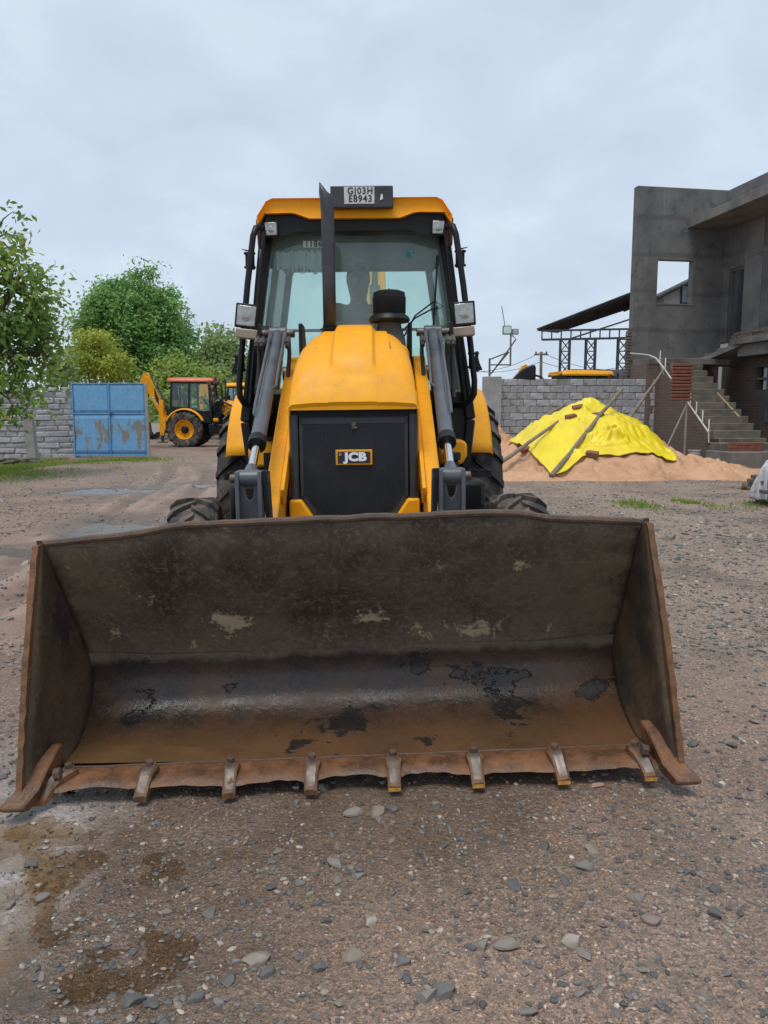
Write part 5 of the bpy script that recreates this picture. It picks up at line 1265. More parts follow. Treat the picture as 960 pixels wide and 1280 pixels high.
# side wing running toward the viewer, with door, canopy slab, parapet and balcony
WX = 2.98
m = MB(); wy = [-14.0, -3.55, -2.75, -1.05, -0.30, 0.0]
def wallseg(m, y0, y1, z0, z1, x=WX, th=0.22): m.box((x + th / 2, (y0 + y1) / 2, (z0 + z1) / 2), (th, y1 - y0, z1 - z0))
for y0, y1, z0, z1 in ((-0.3, 0.3, 3.55, 7.0), (-1.05, -0.30, 5.75, 7.0), (-3.0, -1.05, 3.55, 7.0), (-4.0, -3.0, 5.9, 7.0), (-14, -4.0, 3.55, 7.0)): wallseg(m, y0, y1, z0, z1)
m.build('upper_wall', M['plaster'], house)
hb('wall_panel', WX - .012, WX - .002, -1.9, -1.06, 3.56, 6.98, M['plaster_l']); hb('beam_band', WX - .03, WX - .004, -14, -1.06, 5.95, 6.08, M['plaster_l'])
hb('door_recess', WX + .5, WX + .55, -4.2, .3, 3.5, 7, M['ink'])
m = MB(); m.box((WX + 0.11, -1.12, 4.65), (.10, .06, 2.2)); m.box((WX + .11, -.27, 4.65), (.10, .06, 2.2)); m.box((WX + .11, -.69, 5.72), (.10, .9, .06)); m.build('door_frame', M['plaster_l'], house, bevel=.005)
m = MB(); wallseg(m, -14, -2.06, -.1, 3.4, WX + .25); wallseg(m, -1.5, 0.2, -.1, 3.4, WX + .25); wallseg(m, -2.06, -1.5, -.1, 2.05, WX + .25); wallseg(m, -2.06, -1.5, 2.72, 3.4, WX + .25); m.build('ground_floor_wall', M['brick_wall'], house)
hb('cement_panel', WX + .21, WX + .245, -3.6, -2.1, 1.1, 2.75, M['plaster'])
m = MB(); m.box((WX + .35, -1.78, 2.38), (.08, .56, .06)); m.box((WX + .35, -2.05, 2.38), (.1, .06, .68)); m.build('window_frame', M['plaster_l'], house); hb('window_curtain', WX + .39, WX + .40, -1.95, -1.7, 2.06, 2.7, M['white']); hb('window_dark', WX + .475, WX + .5, -2.1, -1.45, 2.0, 2.75, M['ink'])
hb('canopy_slab', 1.68, 3.2, -14, -0.004, 7.0, 7.26, M['slab'], bevel=.01); hb('parapet', 2.95, 3.17, -14, 0.0, 7.264, 8.16, M['plaster'], bevel=.01)
hb('balcony_slab', 2.42, 3.9, -14, -1.35, 3.36, 3.55, M['slab'], bevel=.01); hb('balcony_beam', 2.6, 2.82, -14, -1.5, 3.02, 3.356, M['slab'], bevel=.01)
for k in range(26):
    for r_ in range(2):
        link('brick', chunk_mesh('brick', .11, .23, .075, M['brick_wall'], 560 + k % 6, .008), house, (2.52 + g.uniform(-.02, .02), -1.5 - .245 * k - .12 * r_, 3.592 + .083 * r_), (0, 0, g.uniform(-.08, .08)))
hb('rear_wall', 0.24, 6, 5.0, 5.2, 0, 3.0, M['plaster']); hb('landing', 0.05, 2.7, -1.02, 0.028, 2.82, 2.99, M['step'], bevel=.01)
# lower flight: eleven steps climbing away from the viewer, brick side wall
S0, S1, NST, rise, run = 0.62, 1.64, 12, 0.19, 0.27
y_top = -1.02
for k in range(NST):
    z1 = 2.80 - rise * k; yk_ = y_top - run * k
    hb('step', S0 - .02 - .02 * k, S1 - 0.02 * (k % 2) + .012 * k, yk_ - run - .012, yk_ + .3, z1 - rise - .02, z1 - .004 * (k % 2), M['step'], bevel=.012)
m = MB(); prof_s = [(-0.98, -.1), (-0.98, 2.80)] + [pt for k in range(NST) for pt in ((y_top - run * k, 2.79 - rise * k), (y_top - run * (k + 1), 2.79 - rise * k))] + [(y_top - run * NST, -.1)]
m.prism(prof_s, 'x', S0 - 0.24, S0 + .3); m.build('stair_side_wall', M['brick_wall'], house)
hb('side_wall_low', 0.0, S0 - .2, -1.0, .03, -.1, 2.82, M['brick_wall'])
hb('stair_core', S0 + .1, S1 - .1, -3.6, -1.0, -.1, .62, M['brick_wall'])
hb('plinth', S0 - .55, 4.2, y_top - run * NST - 1.1, y_top - run * NST + .1, -.1, 0.40, M['slab'], bevel=.02)
hb('plinth_step', S0 - .46, S1 + .12, y_top - run * NST - .42, y_top - run * NST + .05, .38, 0.60, M['step'], bevel=.02)
# upper flight: soffit and stepped edge rising back toward the viewer to the balcony
m = MB(); m.slab([(1.80, -0.35, 2.86), (3.6, -0.35, 2.86), (3.6, -1.75, 3.40), (1.80 + .75, -1.75, 3.40)], .14); m.build('upper_flight', M['slab'], house)
for k in range(4): hb('upper_step', 1.90 + .2 * k, 3.3, -0.62 - .28 * k, -0.33 - .28 * k, 2.93 + .12 * k, 3.05 + .13 * k, M['step'], bevel=.008)
# things standing on and by the stair
def hp_(x, y, z): return Matrix.Rotation(BA, 4, 'Z') @ Vector((x, y, z)) + Vector((hx, hy, 0))
M['redbrick'] = rust_mat('red_clay_brick', (0.23, 0.085, 0.055), (0.30, 0.12, 0.078), (0.17, 0.07, 0.05), 8, .85)
bk = [chunk_mesh('brick', .23, .11, .072, M['redbrick'], 700 + i, .007) for i in range(5)]
pz = 0.40
for r_ in range(3):
    for k in range(4 if r_ < 2 else 4):
        p = hp_(S0 - .26 + .235 * k, y_top - run * NST - .64, pz + .037 + .074 * r_)
        o = link('brick', g.choice(bk), None, p, (0, 0, BA + g.uniform(-.04, .04))); tag(o, 'red clay brick in the low stack at the stair foot', 'brick', 'bricks stacked at the stair foot')
# white pipe railing
rl = hp_(S0 - .1, y_top - run * NST + .2, .60); rail = empty('pipe_railing', rl, BA); tag(rail, 'loose white pipe railing running up the stair side', 'railing')
M['white_pipe'] = mat('white_pipe', (0.62, 0.61, 0.58), (0.5, .49, .46), rough=.5)
offr = Vector((S0 - .1, y_top - run * NST + .2, .60))
def rp3(t_): return Vector((S0 - .42, y_top - run * NST + .2 + t_ * (run * NST - .1), 0.86 + t_ * (rise * NST + .05)))
mr = MB(offr); mr.tube([rp3(0), rp3(.25), rp3(.5)], .022, 8); mr.build('handrail', M['white_pipe'], rail)
mr = MB(offr); mr.tube([rp3(.66), rp3(.80), rp3(.9) + Vector((-.05, 0, .02)), rp3(.95) + Vector((-.2, 0, .0)), rp3(.97) + Vector((-.75, 0, -.0))], .022, 8); mr.tube([rp3(.5), rp3(.66)], .02, 8); mr.build('handrail', M['white_pipe'], rail)
for t_ in (0.0, .1, .2, .3, .4, .75, .85):
    mr = MB(offr); mr.tube([rp3(t_) + Vector((.0, 0, .02)), rp3(t_) + Vector((.06, .1, .34))], .018, 6); mr.build('baluster', M['white_pipe'], rail)
mr = MB(offr); mr.tube([rp3(0), rp3(0) + Vector((.02, 0, -.28))], .02, 6); mr.tube([rp3(.5), rp3(.5) + Vector((.14, .0, -.34))], .02, 6); mr.tube([rp3(.85), rp3(.85) + Vector((.14, 0, -.34))], .02, 6); mr.build('rail_post', M['white_pipe'], rail)
# ribbed brown board on thin posts
bo = hp_(S0 - .92, y_top - run * 9.2, 0); board = empty('ribbed_board', (bo.x, bo.y, hz(bo.x, bo.y)), BA); tag(board, 'rust brown ribbed board on a thin post beside the stair', 'board')
for k in range(11): MB().box((0, 0, 1.74 + .09 * k), (.60 + .02 * math.sin(k * 2.3), .05, .062), (R(8), 0, R(.6 * math.sin(k)))).build('slat', M['redbrick'], board, bevel=.01)
MB().box((0, .04, 2.2), (.54, .03, 1.0)).build('backing', M['rust_dark'], board)
m = MB(); m.beam((.2, .06, -.1), (.2, .06, 2.2), .035, .035); m.build('post', M['conc'], board); m = MB(); m.beam((-.62, -.1, 0), (.2, .05, 1.6), .03, .03); m.build('brace', M['conc'], board)
def stick(name, label, a, b, r_, material, cat='pole', group=None):
    a, b = Vector(a), Vector(b); n = 9; g2 = random.Random(label); d = (b - a)
    pts = [a + d * (i / n) + Vector((g2.uniform(-1, 1), g2.uniform(-1, 1), g2.uniform(-1, 1))) * r_ * .35 for i in range(n + 1)]
    m = MB(a); m.tube(pts, [r_ * (1.1 - .3 * i / n) for i in range(n + 1)], 8)
    o = m.build(name, material, None, smooth=60); o.location = a; tag(o, label, cat, group); return o
M['wood'] = mat('grey_weathered_wood', (0.24, 0.195, 0.155), (0.15, 0.118, 0.092), rough=.85, scale=3, st=(6, 6, 1), bump=.3)
M['wood_pale'] = mat('pale_wood', (0.42, 0.30, 0.17), (0.34, 0.23, 0.13), rough=.8, scale=4)
stick('wooden_batten', 'pale wooden batten leaning across the stair steps', hp_(S0 + .98, y_top - run * 8.6, 1.21), hp_(S0 + .62, y_top - run * 6.3, 1.92), .03, M['wood_pale'], 'batten')
stick('wooden_pole', 'wooden pole leaning against the brick stair wall', at(787, 522, 19.4), at(830, 462, 22.0), .04, M['wood'])
# white bucket beside the stair foot
pb_ = at(868, 576, 20.6); pbk = empty('paint_bucket', (pb_.x, pb_.y, hz(pb_.x, pb_.y))); tag(pbk, 'dirty white plastic bucket at the stair foot', 'bucket')
MB().lathe([(0.0, .0), (.14, .0), (.165, .36), (.175, .36), (.175, .39), (.15, .39), (.125, .03), (0, .03)], (0, 0, 0), 'z', 20).build('tub', mat('dirty_white_plastic', (.42, .42, .4), (.3, .29, .27), rough=.6), pbk, smooth=40)
MB().tube([(-.17, 0, .34), (-.12, -.12, .22), (0, -.18, .17), (.12, -.12, .22), (.17, 0, .34)], .006, 6).build('bucket_handle', M['steel'], pbk)

# ------------------------------------------------------------------ sheds and roofs behind the wall
M['shed_steel'] = mat('dark_blue_steel', (0.035, 0.04, 0.052), (0.055, 0.058, 0.066), rough=.6)
M['shed_roof'] = mat('rusty_corrugated', (0.075, 0.06, 0.052), (0.05, 0.045, 0.043), rough=.8, scale=2)
shed = empty('open_shed', (9.0, 34.0, 0)); tag(shed, 'open sided shed with a sloping corrugated roof on lattice columns', 'shed')
so = Vector((9.0, 34.0, 0))
A_ = at(671, 412, 34.0); B_ = at(800, 362, 34.0); B_ = A_ + (B_ - A_) * 1.02
C_ = Vector((8.45, 38.3, 5.30)); D_ = C_ + (B_ - A_) * 1.02 + Vector((0, 0, -.25))
def rpt(i_, j_): return (A_ + (B_ - A_) * i_) * (1 - j_) + (C_ + (D_ - C_) * i_) * j_
m = MB(so); nxs = 40; G = [[rpt(i / nxs, j / 6) + Vector((0, 0, .0)) for i in range(nxs + 1)] for j in range(7)]
m.grid(G)
ro = m.build('corrugated_sheet', M['shed_roof'], shed, smooth=0, solid=(.05, 1))
for j in range(16):
    MB(so).beam(rpt(0, (j + .5) / 16) - Vector((0, 0, .04)), rpt(1, (j + .5) / 16) - Vector((0, 0, .04)), .08, .05).build('sheet_rib', M['shed_roof'], shed)
zc = A_.z - .42
def strut(m, a, b, w_=.06): m.beam(a, b, w_, w_)
for yy in (34.1,):
    m = MB(so); xs_ = [A_.x + .25 + .42 * i for i in range(15)]
    strut(m, (xs_[0], yy, zc), (xs_[-1], yy, zc + .12), .09); strut(m, (xs_[0], yy, zc + .38), (xs_[-1], yy, zc + .5), .08)
    for x in xs_: strut(m, (x, yy, zc), (x, yy, zc + .42), .05)
    strut(m, (xs_[3], yy, zc + .05), (xs_[-1], yy, B_.z - .6), .07)
    m.build('roof_truss', M['shed_steel'], shed)
for u in (706, 738, 778):
    for yy in (34.1,):
        x = at(u, 440, 34.1).x; m = MB(so); w_ = .20
        for dx_ in (-w_, w_):
            for dy_ in (-.12, .12): strut(m, (x + dx_, yy + dy_, -.1), (x + dx_, yy + dy_, zc + .05), .055)
        nseg = 9
        for i in range(nseg):
            z0, z1 = zc * i / nseg, zc * (i + 1) / nseg
            strut(m, (x - w_, yy - .12, z0), (x + w_, yy - .12, z1), .04); strut(m, (x + w_, yy - .12, z0), (x - w_, yy - .12, z1), .04); strut(m, (x - w_, yy - .12, z1), (x + w_, yy - .12, z1), .045)
        m.build('lattice_column', M['shed_steel'], shed)
nh = empty('neighbour_house', (11.7, 33.0, 0)); tag(nh, 'pale house with a corrugated roof seen through the cement house\'s empty window', 'house')
no = Vector((11.7, 33.0, 0))
NA = at(815, 372, 33.0); NB = at(900, 330, 33.0)
m = MB(no); m.prism([(11.7, -.1), (16.5, -.1), (16.5, NA.z - .2 + (NB.z - NA.z) / (NB.x - NA.x) * (16.5 - NA.x)), (11.7, NA.z - .2 + (NB.z - NA.z) / (NB.x - NA.x) * (11.7 - NA.x))], 'y', 33.0, 37.0); m.build('wall', mat('pale_grey_wall', (0.34, .34, .33), (.28, .28, .27), rough=.9, scale=2), nh)
sl_ = (NB.z - NA.z) / (NB.x - NA.x)
for k in range(26):
    yy = 32.6 + .18 * k; MB(no).beam((11.3, yy, NA.z + sl_ * (11.3 - NA.x) - .08), (17, yy, NA.z + sl_ * (17 - NA.x) - .08), .15, .07).build('roof_sheet', M['shed_roof'], nh)
w0 = at(850, 380, 33.0); w1 = at(868, 356, 33.0)
wn_ = MB(no); wn_.box(((w0.x + w1.x) / 2, 32.99, (w0.z + w1.z) / 2), (w1.x - w0.x, .06, w1.z - w0.z)); wo2 = wn_.build('window', M['black'], nh)
for f_ in (.28, .75): MB(no).box((w0.x + (w1.x - w0.x) * f_, 32.955, (w0.z + w1.z) / 2), ((w1.x - w0.x) * .36, .02, (w1.z - w0.z) * .86)).build('pane', mat('blue_pane', (.10, .16, .2), rough=.1), wo2)

# floodlight frame, digger bucket and pole over the wall
fo = at(612, 474, 23.25); fl_ = empty('floodlight_frame', (fo.x, 23.25, 0)); tag(fl_, 'thin pipe frame with two floodlights above the grey wall', 'floodlight')
fO = Vector((fo.x, 23.25, 0)); q = lambda u, v: at(u, v, 23.25) 
M['pipe'] = mat('rusty_thin_pipe', (0.16, .14, .13), (.1, .08, .07), rough=.7)
m = MB(fO); m.tube([(fo.x, 23.25, 1.9), q(612, 448)], .03, 6); m.build('post', M['pipe'], fl_)
m = MB(fO); m.tube([q(638, 457), q(638.5, 416)], .026, 6); m.build('mast', M['pipe'], fl_)
for pp_ in ((q(613, 449), q(636, 440)), (q(612, 456), q(638, 456)), (q(611, 470), q(636, 440)), (q(615, 466), q(645, 424), q(640, 419))): MB(fO).tube(pp_, .021, 6).build('brace', M['pipe'], fl_)
for (u0, v0, u1, v1, mm_) in ((628.5, 407, 639.5, 418, 'decal_teal'), (640, 411, 648.5, 418, 'plate')):
    a, b = q(u0, v1), q(u1, v0); m = MB(fO); m.box((a + b) / 2 + Vector((0, .05, 0)), (b.x - a.x, .10, b.z - a.z)); f_ = m.build('floodlight', M['dark_grey'], fl_, bevel=.015)
    MB(fO).box((a + b) / 2 + Vector((0, -.005, 0)), ((b.x - a.x) * .84, .02, (b.z - a.z) * .8)).build('lens', M['lens' if mm_ == 'plate' else 'decal_teal'], f_)
m = MB(fO); m.tube([q(631, 407), q(628, 388), q(627, 383)], .012, 6); m.build('aerial', M['pipe'], fl_)
sb0 = at(640, 474, 23.28)
m = MB((sb0.x, 23.28, sb0.z)); pl = [at(u, v, 23.28) for u, v in ((639.5, 474.5), (652, 461), (660, 457), (667, 455.5), (669, 458), (668.5, 474.5))]
m.prism([(p.x, p.z - .015) for p in pl], 'y', 23.12, 23.5); dg_ = m.build('scoop', M['black'], None, bevel=.04); dg_.location = (sb0.x, 23.28, sb0.z); tag(dg_, 'black plastic scoop lying on top of the grey block wall', 'scoop')
m = MB((sb0.x, 23.28, sb0.z)); m.tube([at(668, 469, 23.3), at(676, 471, 23.3), at(679, 474, 23.3)], .03, 6); m.build('handle', M['black'], dg_)
up0 = at(677, 474, 45); tp0 = at(676.5, 441, 45); pole = empty('utility_pole', (up0.x, 45, 0)); tag(pole, 'thin utility pole standing far beyond the grey wall', 'pole')
m = MB((up0.x, 45, 0)); m.tube([(up0.x, 45, -.2), tp0], [.11, .08], 8); m.build('shaft', M['wood'], pole)
m = MB((up0.x, 45, 0)); m.box((tp0.x, 45, tp0.z - .1), (.8, .08, .08))
for k in (-.3, 0, .3): m.lathe([(.04, 0), (.06, .06), (.03, .14)], (tp0.x + k, 45, tp0.z - .06), 'z', 8)
m.build('crossarm', M['pipe'], pole)
for dz in (0.05, -.5):
    a = Vector((tp0.x, 45, tp0.z + dz)); b = at(800, 458 + dz * 12, 44); pts = [a + (b - a) * (i / 14) + Vector((0, 0, -.5 * (1 - (2 * i / 14 - 1) ** 2))) for i in range(15)]
    MB((up0.x, 45, 0)).tube(pts, .014, 5).build('wire', M['ink'], pole)
    b = at(560, 462 + dz * 12, 44); pts = [a + (b - a) * (i / 14) + Vector((0, 0, -.5 * (1 - (2 * i / 14 - 1) ** 2))) for i in range(15)]
    MB((up0.x, 45, 0)).tube(pts, .014, 5).build('wire', M['ink'], pole)
# ------------------------------------------------------------------ sand heap, tarp and what lies on it
def sand_h(x, y):
    x = np.asarray(x, float); y = np.asarray(y, float)
    def cone(cx, cy, rx, ry, h_, p=1.25):
        r_ = np.hypot((x - cx) / rx, (y - cy) / ry); return h_ * np.clip(1 - r_, 0, None) ** p
    def dome(cx, cy, rx, ry, h_):
        r_ = np.hypot((x - cx) / rx, (y - cy) / ry); return h_ * (np.clip(1 - r_ * r_, 0, None)) ** 1.0
    z = np.maximum.reduce([dome(4.75, 18.2, 2.75, 3.05, 1.10) + cone(4.85, 18.6, 1.9, 1.9, 0.50, 1.0), cone(2.4, 19.4, 1.9, 2.0, 1.55), dome(6.5, 17.3, 2.0, 2.0, 0.42), cone(7.9, 17.4, 2.0, 1.3, 0.16), dome(3.2, 16.9, 1.7, 1.7, .42)])
    rough_ = np.clip(z * 3, 0, 1)
    return z + rough_ * (0.06 * vn(x * 2.2, y * 2.2, 61) + 0.07 * vn(x * 5, y * 4, 62) + 0.055 * vn(x * 10, y * 8, 63)) - 0.03 + 0.06 * vn(x * 1.3, y * 2.0, 64) * (1 - np.clip(z * 4, 0, 1))
xs = np.linspace(0.4, 10.4, 260); ys = np.linspace(15.0, 21.6, 170)
SX, SY = np.meshgrid(xs, ys); SZ = sand_h(SX, SY) + H(SX, SY) * 0.3
V = np.stack([SX, SY, SZ], -1).reshape(-1, 3); nx, ny = len(xs), len(ys)
ii = (np.arange(ny - 1)[:, None] * nx + np.arange(nx - 1)[None, :]).ravel()
Fs = np.stack([ii, ii + 1, ii + nx + 1, ii + nx], -1)
low = SZ.reshape(-1) < (H(SX, SY).reshape(-1) - .012)
Fs = Fs[~low[Fs].all(1)]
M['sand'] = mat('moist_orange_sand', (0.58, 0.335, 0.195), (0.45, 0.25, 0.14), rough=.95, scale=1.4, c3=(0.64, 0.38, 0.22), s3=5, lo3=.5, hi3=.75, bump=.8, bscale=11, bdist=.06)
o = link('sand_heap', np_mesh('sand_heap', V, Fs, M['sand'], None, True)); tag(o, 'heap of orange builder\'s sand partly under a yellow tarp', 'sand', kind='stuff')
def shz(x, y): return max(float(sand_h(x, y)) + hz(x, y) * .3, hz(x, y))
# tarp: outline in plan, draped over the sand with folds
tq = [(2.95, 18.4), (3.15, 17.0), (3.35, 15.35), (4.2, 15.9), (5.0, 15.95), (6.15, 16.15), (6.35, 17.2), (6.1, 19.2), (5.2, 19.6), (4.4, 19.5), (3.6, 19.2)]
def tarp_pt(a, r_):     # polar drape around a centre
    n = len(tq); k = a * n; i = int(k) % n; f_ = k - int(k); c = (4.85, 18.0)
    def cr(p0, p1, p2, p3, t): return .5 * ((2 * p1) + (-p0 + p2) * t + (2 * p0 - 5 * p1 + 4 * p2 - p3) * t * t + (-p0 + 3 * p1 - 3 * p2 + p3) * t ** 3)
    ps = [tq[(i + d) % n] for d in (-1, 0, 1, 2)]
    ex_ = ps[1][0] + (ps[2][0] - ps[1][0]) * f_; ey_ = ps[1][1] + (ps[2][1] - ps[1][1]) * f_
    return c[0] + (ex_ - c[0]) * r_, c[1] + (ey_ - c[1]) * r_
NA_, NR_ = 220, 60
V = []
for i in range(NR_ + 1):
    for j in range(NA_):
        V.append(tarp_pt(j / NA_, max(i / NR_, 1e-3)))
V = np.array(V); tx, ty = V[:, 0], V[:, 1]
sm = lambda: None
def smooth_sand(x, y):
    out = 0
    for dx_, dy_ in ((0, 0), (.18, 0), (-.18, 0), (0, .18), (0, -.18)): out = out + sand_h(x + dx_, y + dy_)
    return out / 5
zt = np.maximum(smooth_sand(tx, ty) + .05, sand_h(tx, ty) + .02)
ang_ = np.arctan2(ty - 18.4, tx - 4.9); rad = np.hypot(tx - 4.9, ty - 18.4)
fold = 0.030 * np.abs(np.sin(ang_ * 7 + 1.3 * vn(tx * 1.2, ty * 1.2, 70) + rad * .8)) ** 2 * np.clip(rad / 1.4, 0, 1) + 0.024 * (1 - np.abs(vn(tx * 2.2 + ty * .6, ty * .8, 71))) ** 3 + .010 * (1 - np.abs(vn(tx * 4.5 - ty * 1.2, ty * 1.6 + tx, 72))) ** 3 + .005 * np.abs(vn(tx * 13, ty * 9, 76))
pk = np.exp(-(((tx - 5.0) / .55) ** 2 + ((ty - 18.7) / .5) ** 2)) * .10
V3 = np.stack([tx, ty, np.maximum(zt, H(tx, ty)) + fold + pk], -1)
Ft = []
for i in range(NR_):
    for j in range(NA_): Ft.append((i * NA_ + j, i * NA_ + (j + 1) % NA_, (i + 1) * NA_ + (j + 1) % NA_, (i + 1) * NA_ + j))
M['tarp'] = mat('yellow_tarp', (0.83, 0.66, 0.012), (0.75, 0.56, 0.012), rough=.42, scale=2.2, bump=.15, bscale=14, bdist=.02, c3=(0.82, .68, .12), s3=3, lo3=.55, hi3=.8)
tarp = link('tarp', np_mesh('tarp', V3, np.array(Ft), M['tarp'], None, True))
tarp.modifiers.new('solid', 'SOLIDIFY').thickness = .008
tag(tarp, 'bright yellow plastic tarp draped over the sand heap', 'tarp')
def thz(x, y): return float(max(float(smooth_sand(np.array(x), np.array(y))) + .05, shz(x, y) + .02))
# bunched up fold of the tarp: a crumpled cushion of cloth
V = []; Fq = []; n1_, n2_ = 26, 90
for i in range(n1_ + 1):
    for j in range(n2_):
        r_ = i / n1_; a = 2 * math.pi * j / n2_
        x = 4.78 + .52 * r_ * math.cos(a); y = 16.55 + .34 * r_ * math.sin(a)
        sw = math.sin(9 * r_ - 1.6 * a + 2.2 * float(vn(math.cos(a) * 2 + r_, math.sin(a) * 2, 73))); cr_ = abs(float(vn(x * 9, y * 9, 74)))
        z = thz(x, y) + .03 + (1 - r_ ** 2) * (.17 + .07 * sw + .08 * cr_)
        V.append((x + .03 * sw, y + .03 * float(vn(x * 6, y * 6, 75)), z - .05 * (i == n1_)))
for i in range(n1_):
    for j in range(n2_): Fq.append((i * n2_ + j, i * n2_ + (j + 1) % n2_, (i + 1) * n2_ + (j + 1) % n2_, (i + 1) * n2_ + j))
link('bunched_fold', np_mesh('bunched_fold', np.array(V), np.array(Fq), M['tarp'], None, True), tarp)
def on_tarp(u, v, Y): p = at(u, v, Y); return p.x, p.y
def tarp_hit(u, v):          # where the sight line meets the heap
    best = None
    for i in range(300):
        Y = 14.5 + 6 * i / 300; p = at(u, v, Y)
        if p.z <= thz(p.x, p.y): return p
    return at(u, v, 17.5)
for u, v, rz, lb in ((714, 506, .2, 'brown brick at the top of the yellow tarp, behind another'), (722.5, 512, 0.05, 'brown brick lying flat near the top of the yellow tarp'), (656, 565, .5, 'brown brick holding the tarp\'s lower corner beside a pole'),
                     (740.5, 571, -.5, 'dark brown brick below the bunched fold of the tarp'), (763, 553, -.9, 'brown brick tucked into the bunched tarp fold'), (748, 503, .1, 'brown brick on the ridge of the yellow tarp')):
    p = tarp_hit(u, v); o = link('brick', chunk_mesh('brick', .25, .13, .10, M['redbrick'], 800 + int(u), .012), None, (p.x, p.y, thz(p.x, p.y) + .045), (g.uniform(-.15, .15) + .3, g.uniform(-.2, .2), rz)); tag(o, lb, 'brick')
a = tarp_hit(691, 600); b = tarp_hit(722, 553)
def rest(u0, v0, u1, v1, Y0, Y1, lb, r_, upto=.78):
    A2 = at(u0, v0, Y0); A2.z = max(A2.z, thz(A2.x, A2.y) + r_ * .5)
    best = at(u1, v1, Y0 + .3)
    for i in range(60):
        B2 = at(u1, v1, Y0 + .3 + (Y1 - Y0) * i / 59)
        if all((lambda p: p.z > thz(p.x, p.y) + r_ * .4)(A2 + (B2 - A2) * (k / 20)) for k in range(2, int(20 * upto))): best = B2
    return stick('wooden_pole', lb, A2, best, r_, M['wood'])
rest(690, 598, 778, 485, 15.35, 19.5, 'long grey wooden pole laid across the middle of the tarp', .048)
rest(628, 577, 701, 525, 15.9, 18.6, 'grey wooden pole along the left edge of the tarp', .042, .95)
rest(678, 525, 706, 506, 18.6, 19.4, 'short rough pole behind the tarp ridge', .05, .9)
pch = at(690, 599, 15.5); o = link('stone', stone_meshes[10], None, (pch.x, pch.y, hz(pch.x, pch.y) + .05), (0, 0, .4), (.16, .12, .12)); tag(o, 'dark rock pinning the tarp\'s front corner to the ground', 'stone')

# ------------------------------------------------------------------ timber stack with a white sack at the right edge
sx0 = at(957, 632, 11.3)
stk = Vector((sx0.x + .36, 11.35, hz(sx0.x + .4, 11.35)))
M['old_board'] = mat('old_brown_board', (0.10, 0.078, 0.062), (0.17, 0.135, 0.108), rough=.85, scale=3, st=(1, 6, 6), bump=.3)
for k in range(6):
    me = MB(); me.box((0, 0, 0), (1.0, .5, .052)); 
    bo_ = me.build('plank', M['old_board'], None, bevel=.008); zz = stk.z + .10 + .062 * k
    bo_.location = (stk.x + g.uniform(-.04, .05), stk.y + g.uniform(-.05, .05), zz); bo_.rotation_euler = (0, 0, g.uniform(-.06, .06)); tag(bo_, 'weathered brown plank in the stack beside the white sack', 'plank', 'planks in the stack beside the sack')
for k, dx_ in enumerate((-.32, .35)):
    m = MB(); m.box((0, 0, 0), (.12, .5, .13)); o = m.build('bearer', M['old_board'], None, bevel=.01); o.location = (stk.x + dx_, stk.y, stk.z + .02); tag(o, 'short dark timber bearer under the plank stack', 'timber', 'bearers under the plank stack')
V, Fk = [], []
for i in range(13):
    for j in range(11):
        u_, v_ = i / 12, j / 10
        x = stk.x - .57 + .36 * u_ + .05 * float(vn(u_ * 5, v_ * 4, 90)); 
        y = stk.y - .30 + .32 * v_ + .05 * float(vn(u_ * 4 + 3, v_ * 5, 91)) 
        prof_z = .60 - .06 * u_ + .10 * float(vn(u_ * 4, v_ * 4, 92))
        drop = max(0, .32 - u_) / .32; z = stk.z + prof_z * (1 - drop * .88) + .02; x += drop * .10 * (1 - v_)
        V.append((x, y, z))
for i in range(12):
    for j in range(10): Fk.append((i * 11 + j, i * 11 + j + 1, (i + 1) * 11 + j + 1, (i + 1) * 11 + j))
def sack_mat():
    t = NT('printed_woven_sack'); n = t.noise(t.coord(), 6, 4); w_ = t.noise(t.coord((1, 1, 4)), 5, 3)
    c = t.mix(t.rng(n, .4, .6), (.55, .56, .57), (.42, .43, .44)); c = t.mix(t.rng(w_, .6, .62, 0, .7), c, (.35, .12, .14))
    return t.end(t.bsdf(c, .6, 0, t.bump(n, .5, .02)))
sack = link('sack', np_mesh('sack', np.array(V), np.array(Fk), sack_mat(), None, True)); s_ = sack.modifiers.new('solid', 'SOLIDIFY'); s_.thickness = .05; s2 = sack.modifiers.new('sub', 'SUBSURF'); s2.levels = s2.render_levels = 1
tag(sack, 'crumpled white woven sack draped over the stack of planks', 'sack')
pk_ = at(946, 599, 13.6); o = stick('timber_offcut', 'dark timber offcut lying on the ground between sand and planks', (pk_.x - .25, 13.6, hz(pk_.x, 13.6) + .05), (pk_.x + .35, 13.55, hz(pk_.x, 13.6) + .05), .06, M['old_board'], 'timber')
for X, Y, r_, k, lb in ((3.0, 8.0, .085, 3, 'brown lump of rubble behind the bucket\'s right corner'), (2.52, 8.6, .07, 10, 'dark flat rubble stone behind the bucket, right of the wheel'), (3.9, 8.1, .06, 11, 'pale rubble stone on the grey gravel right of the machine'),
                        (-3.3, 7.0, .07, 11, 'pale flat slab stone behind the left bucket corner')):
    stone(X, Y, r_, k, lb, None, 0.3)

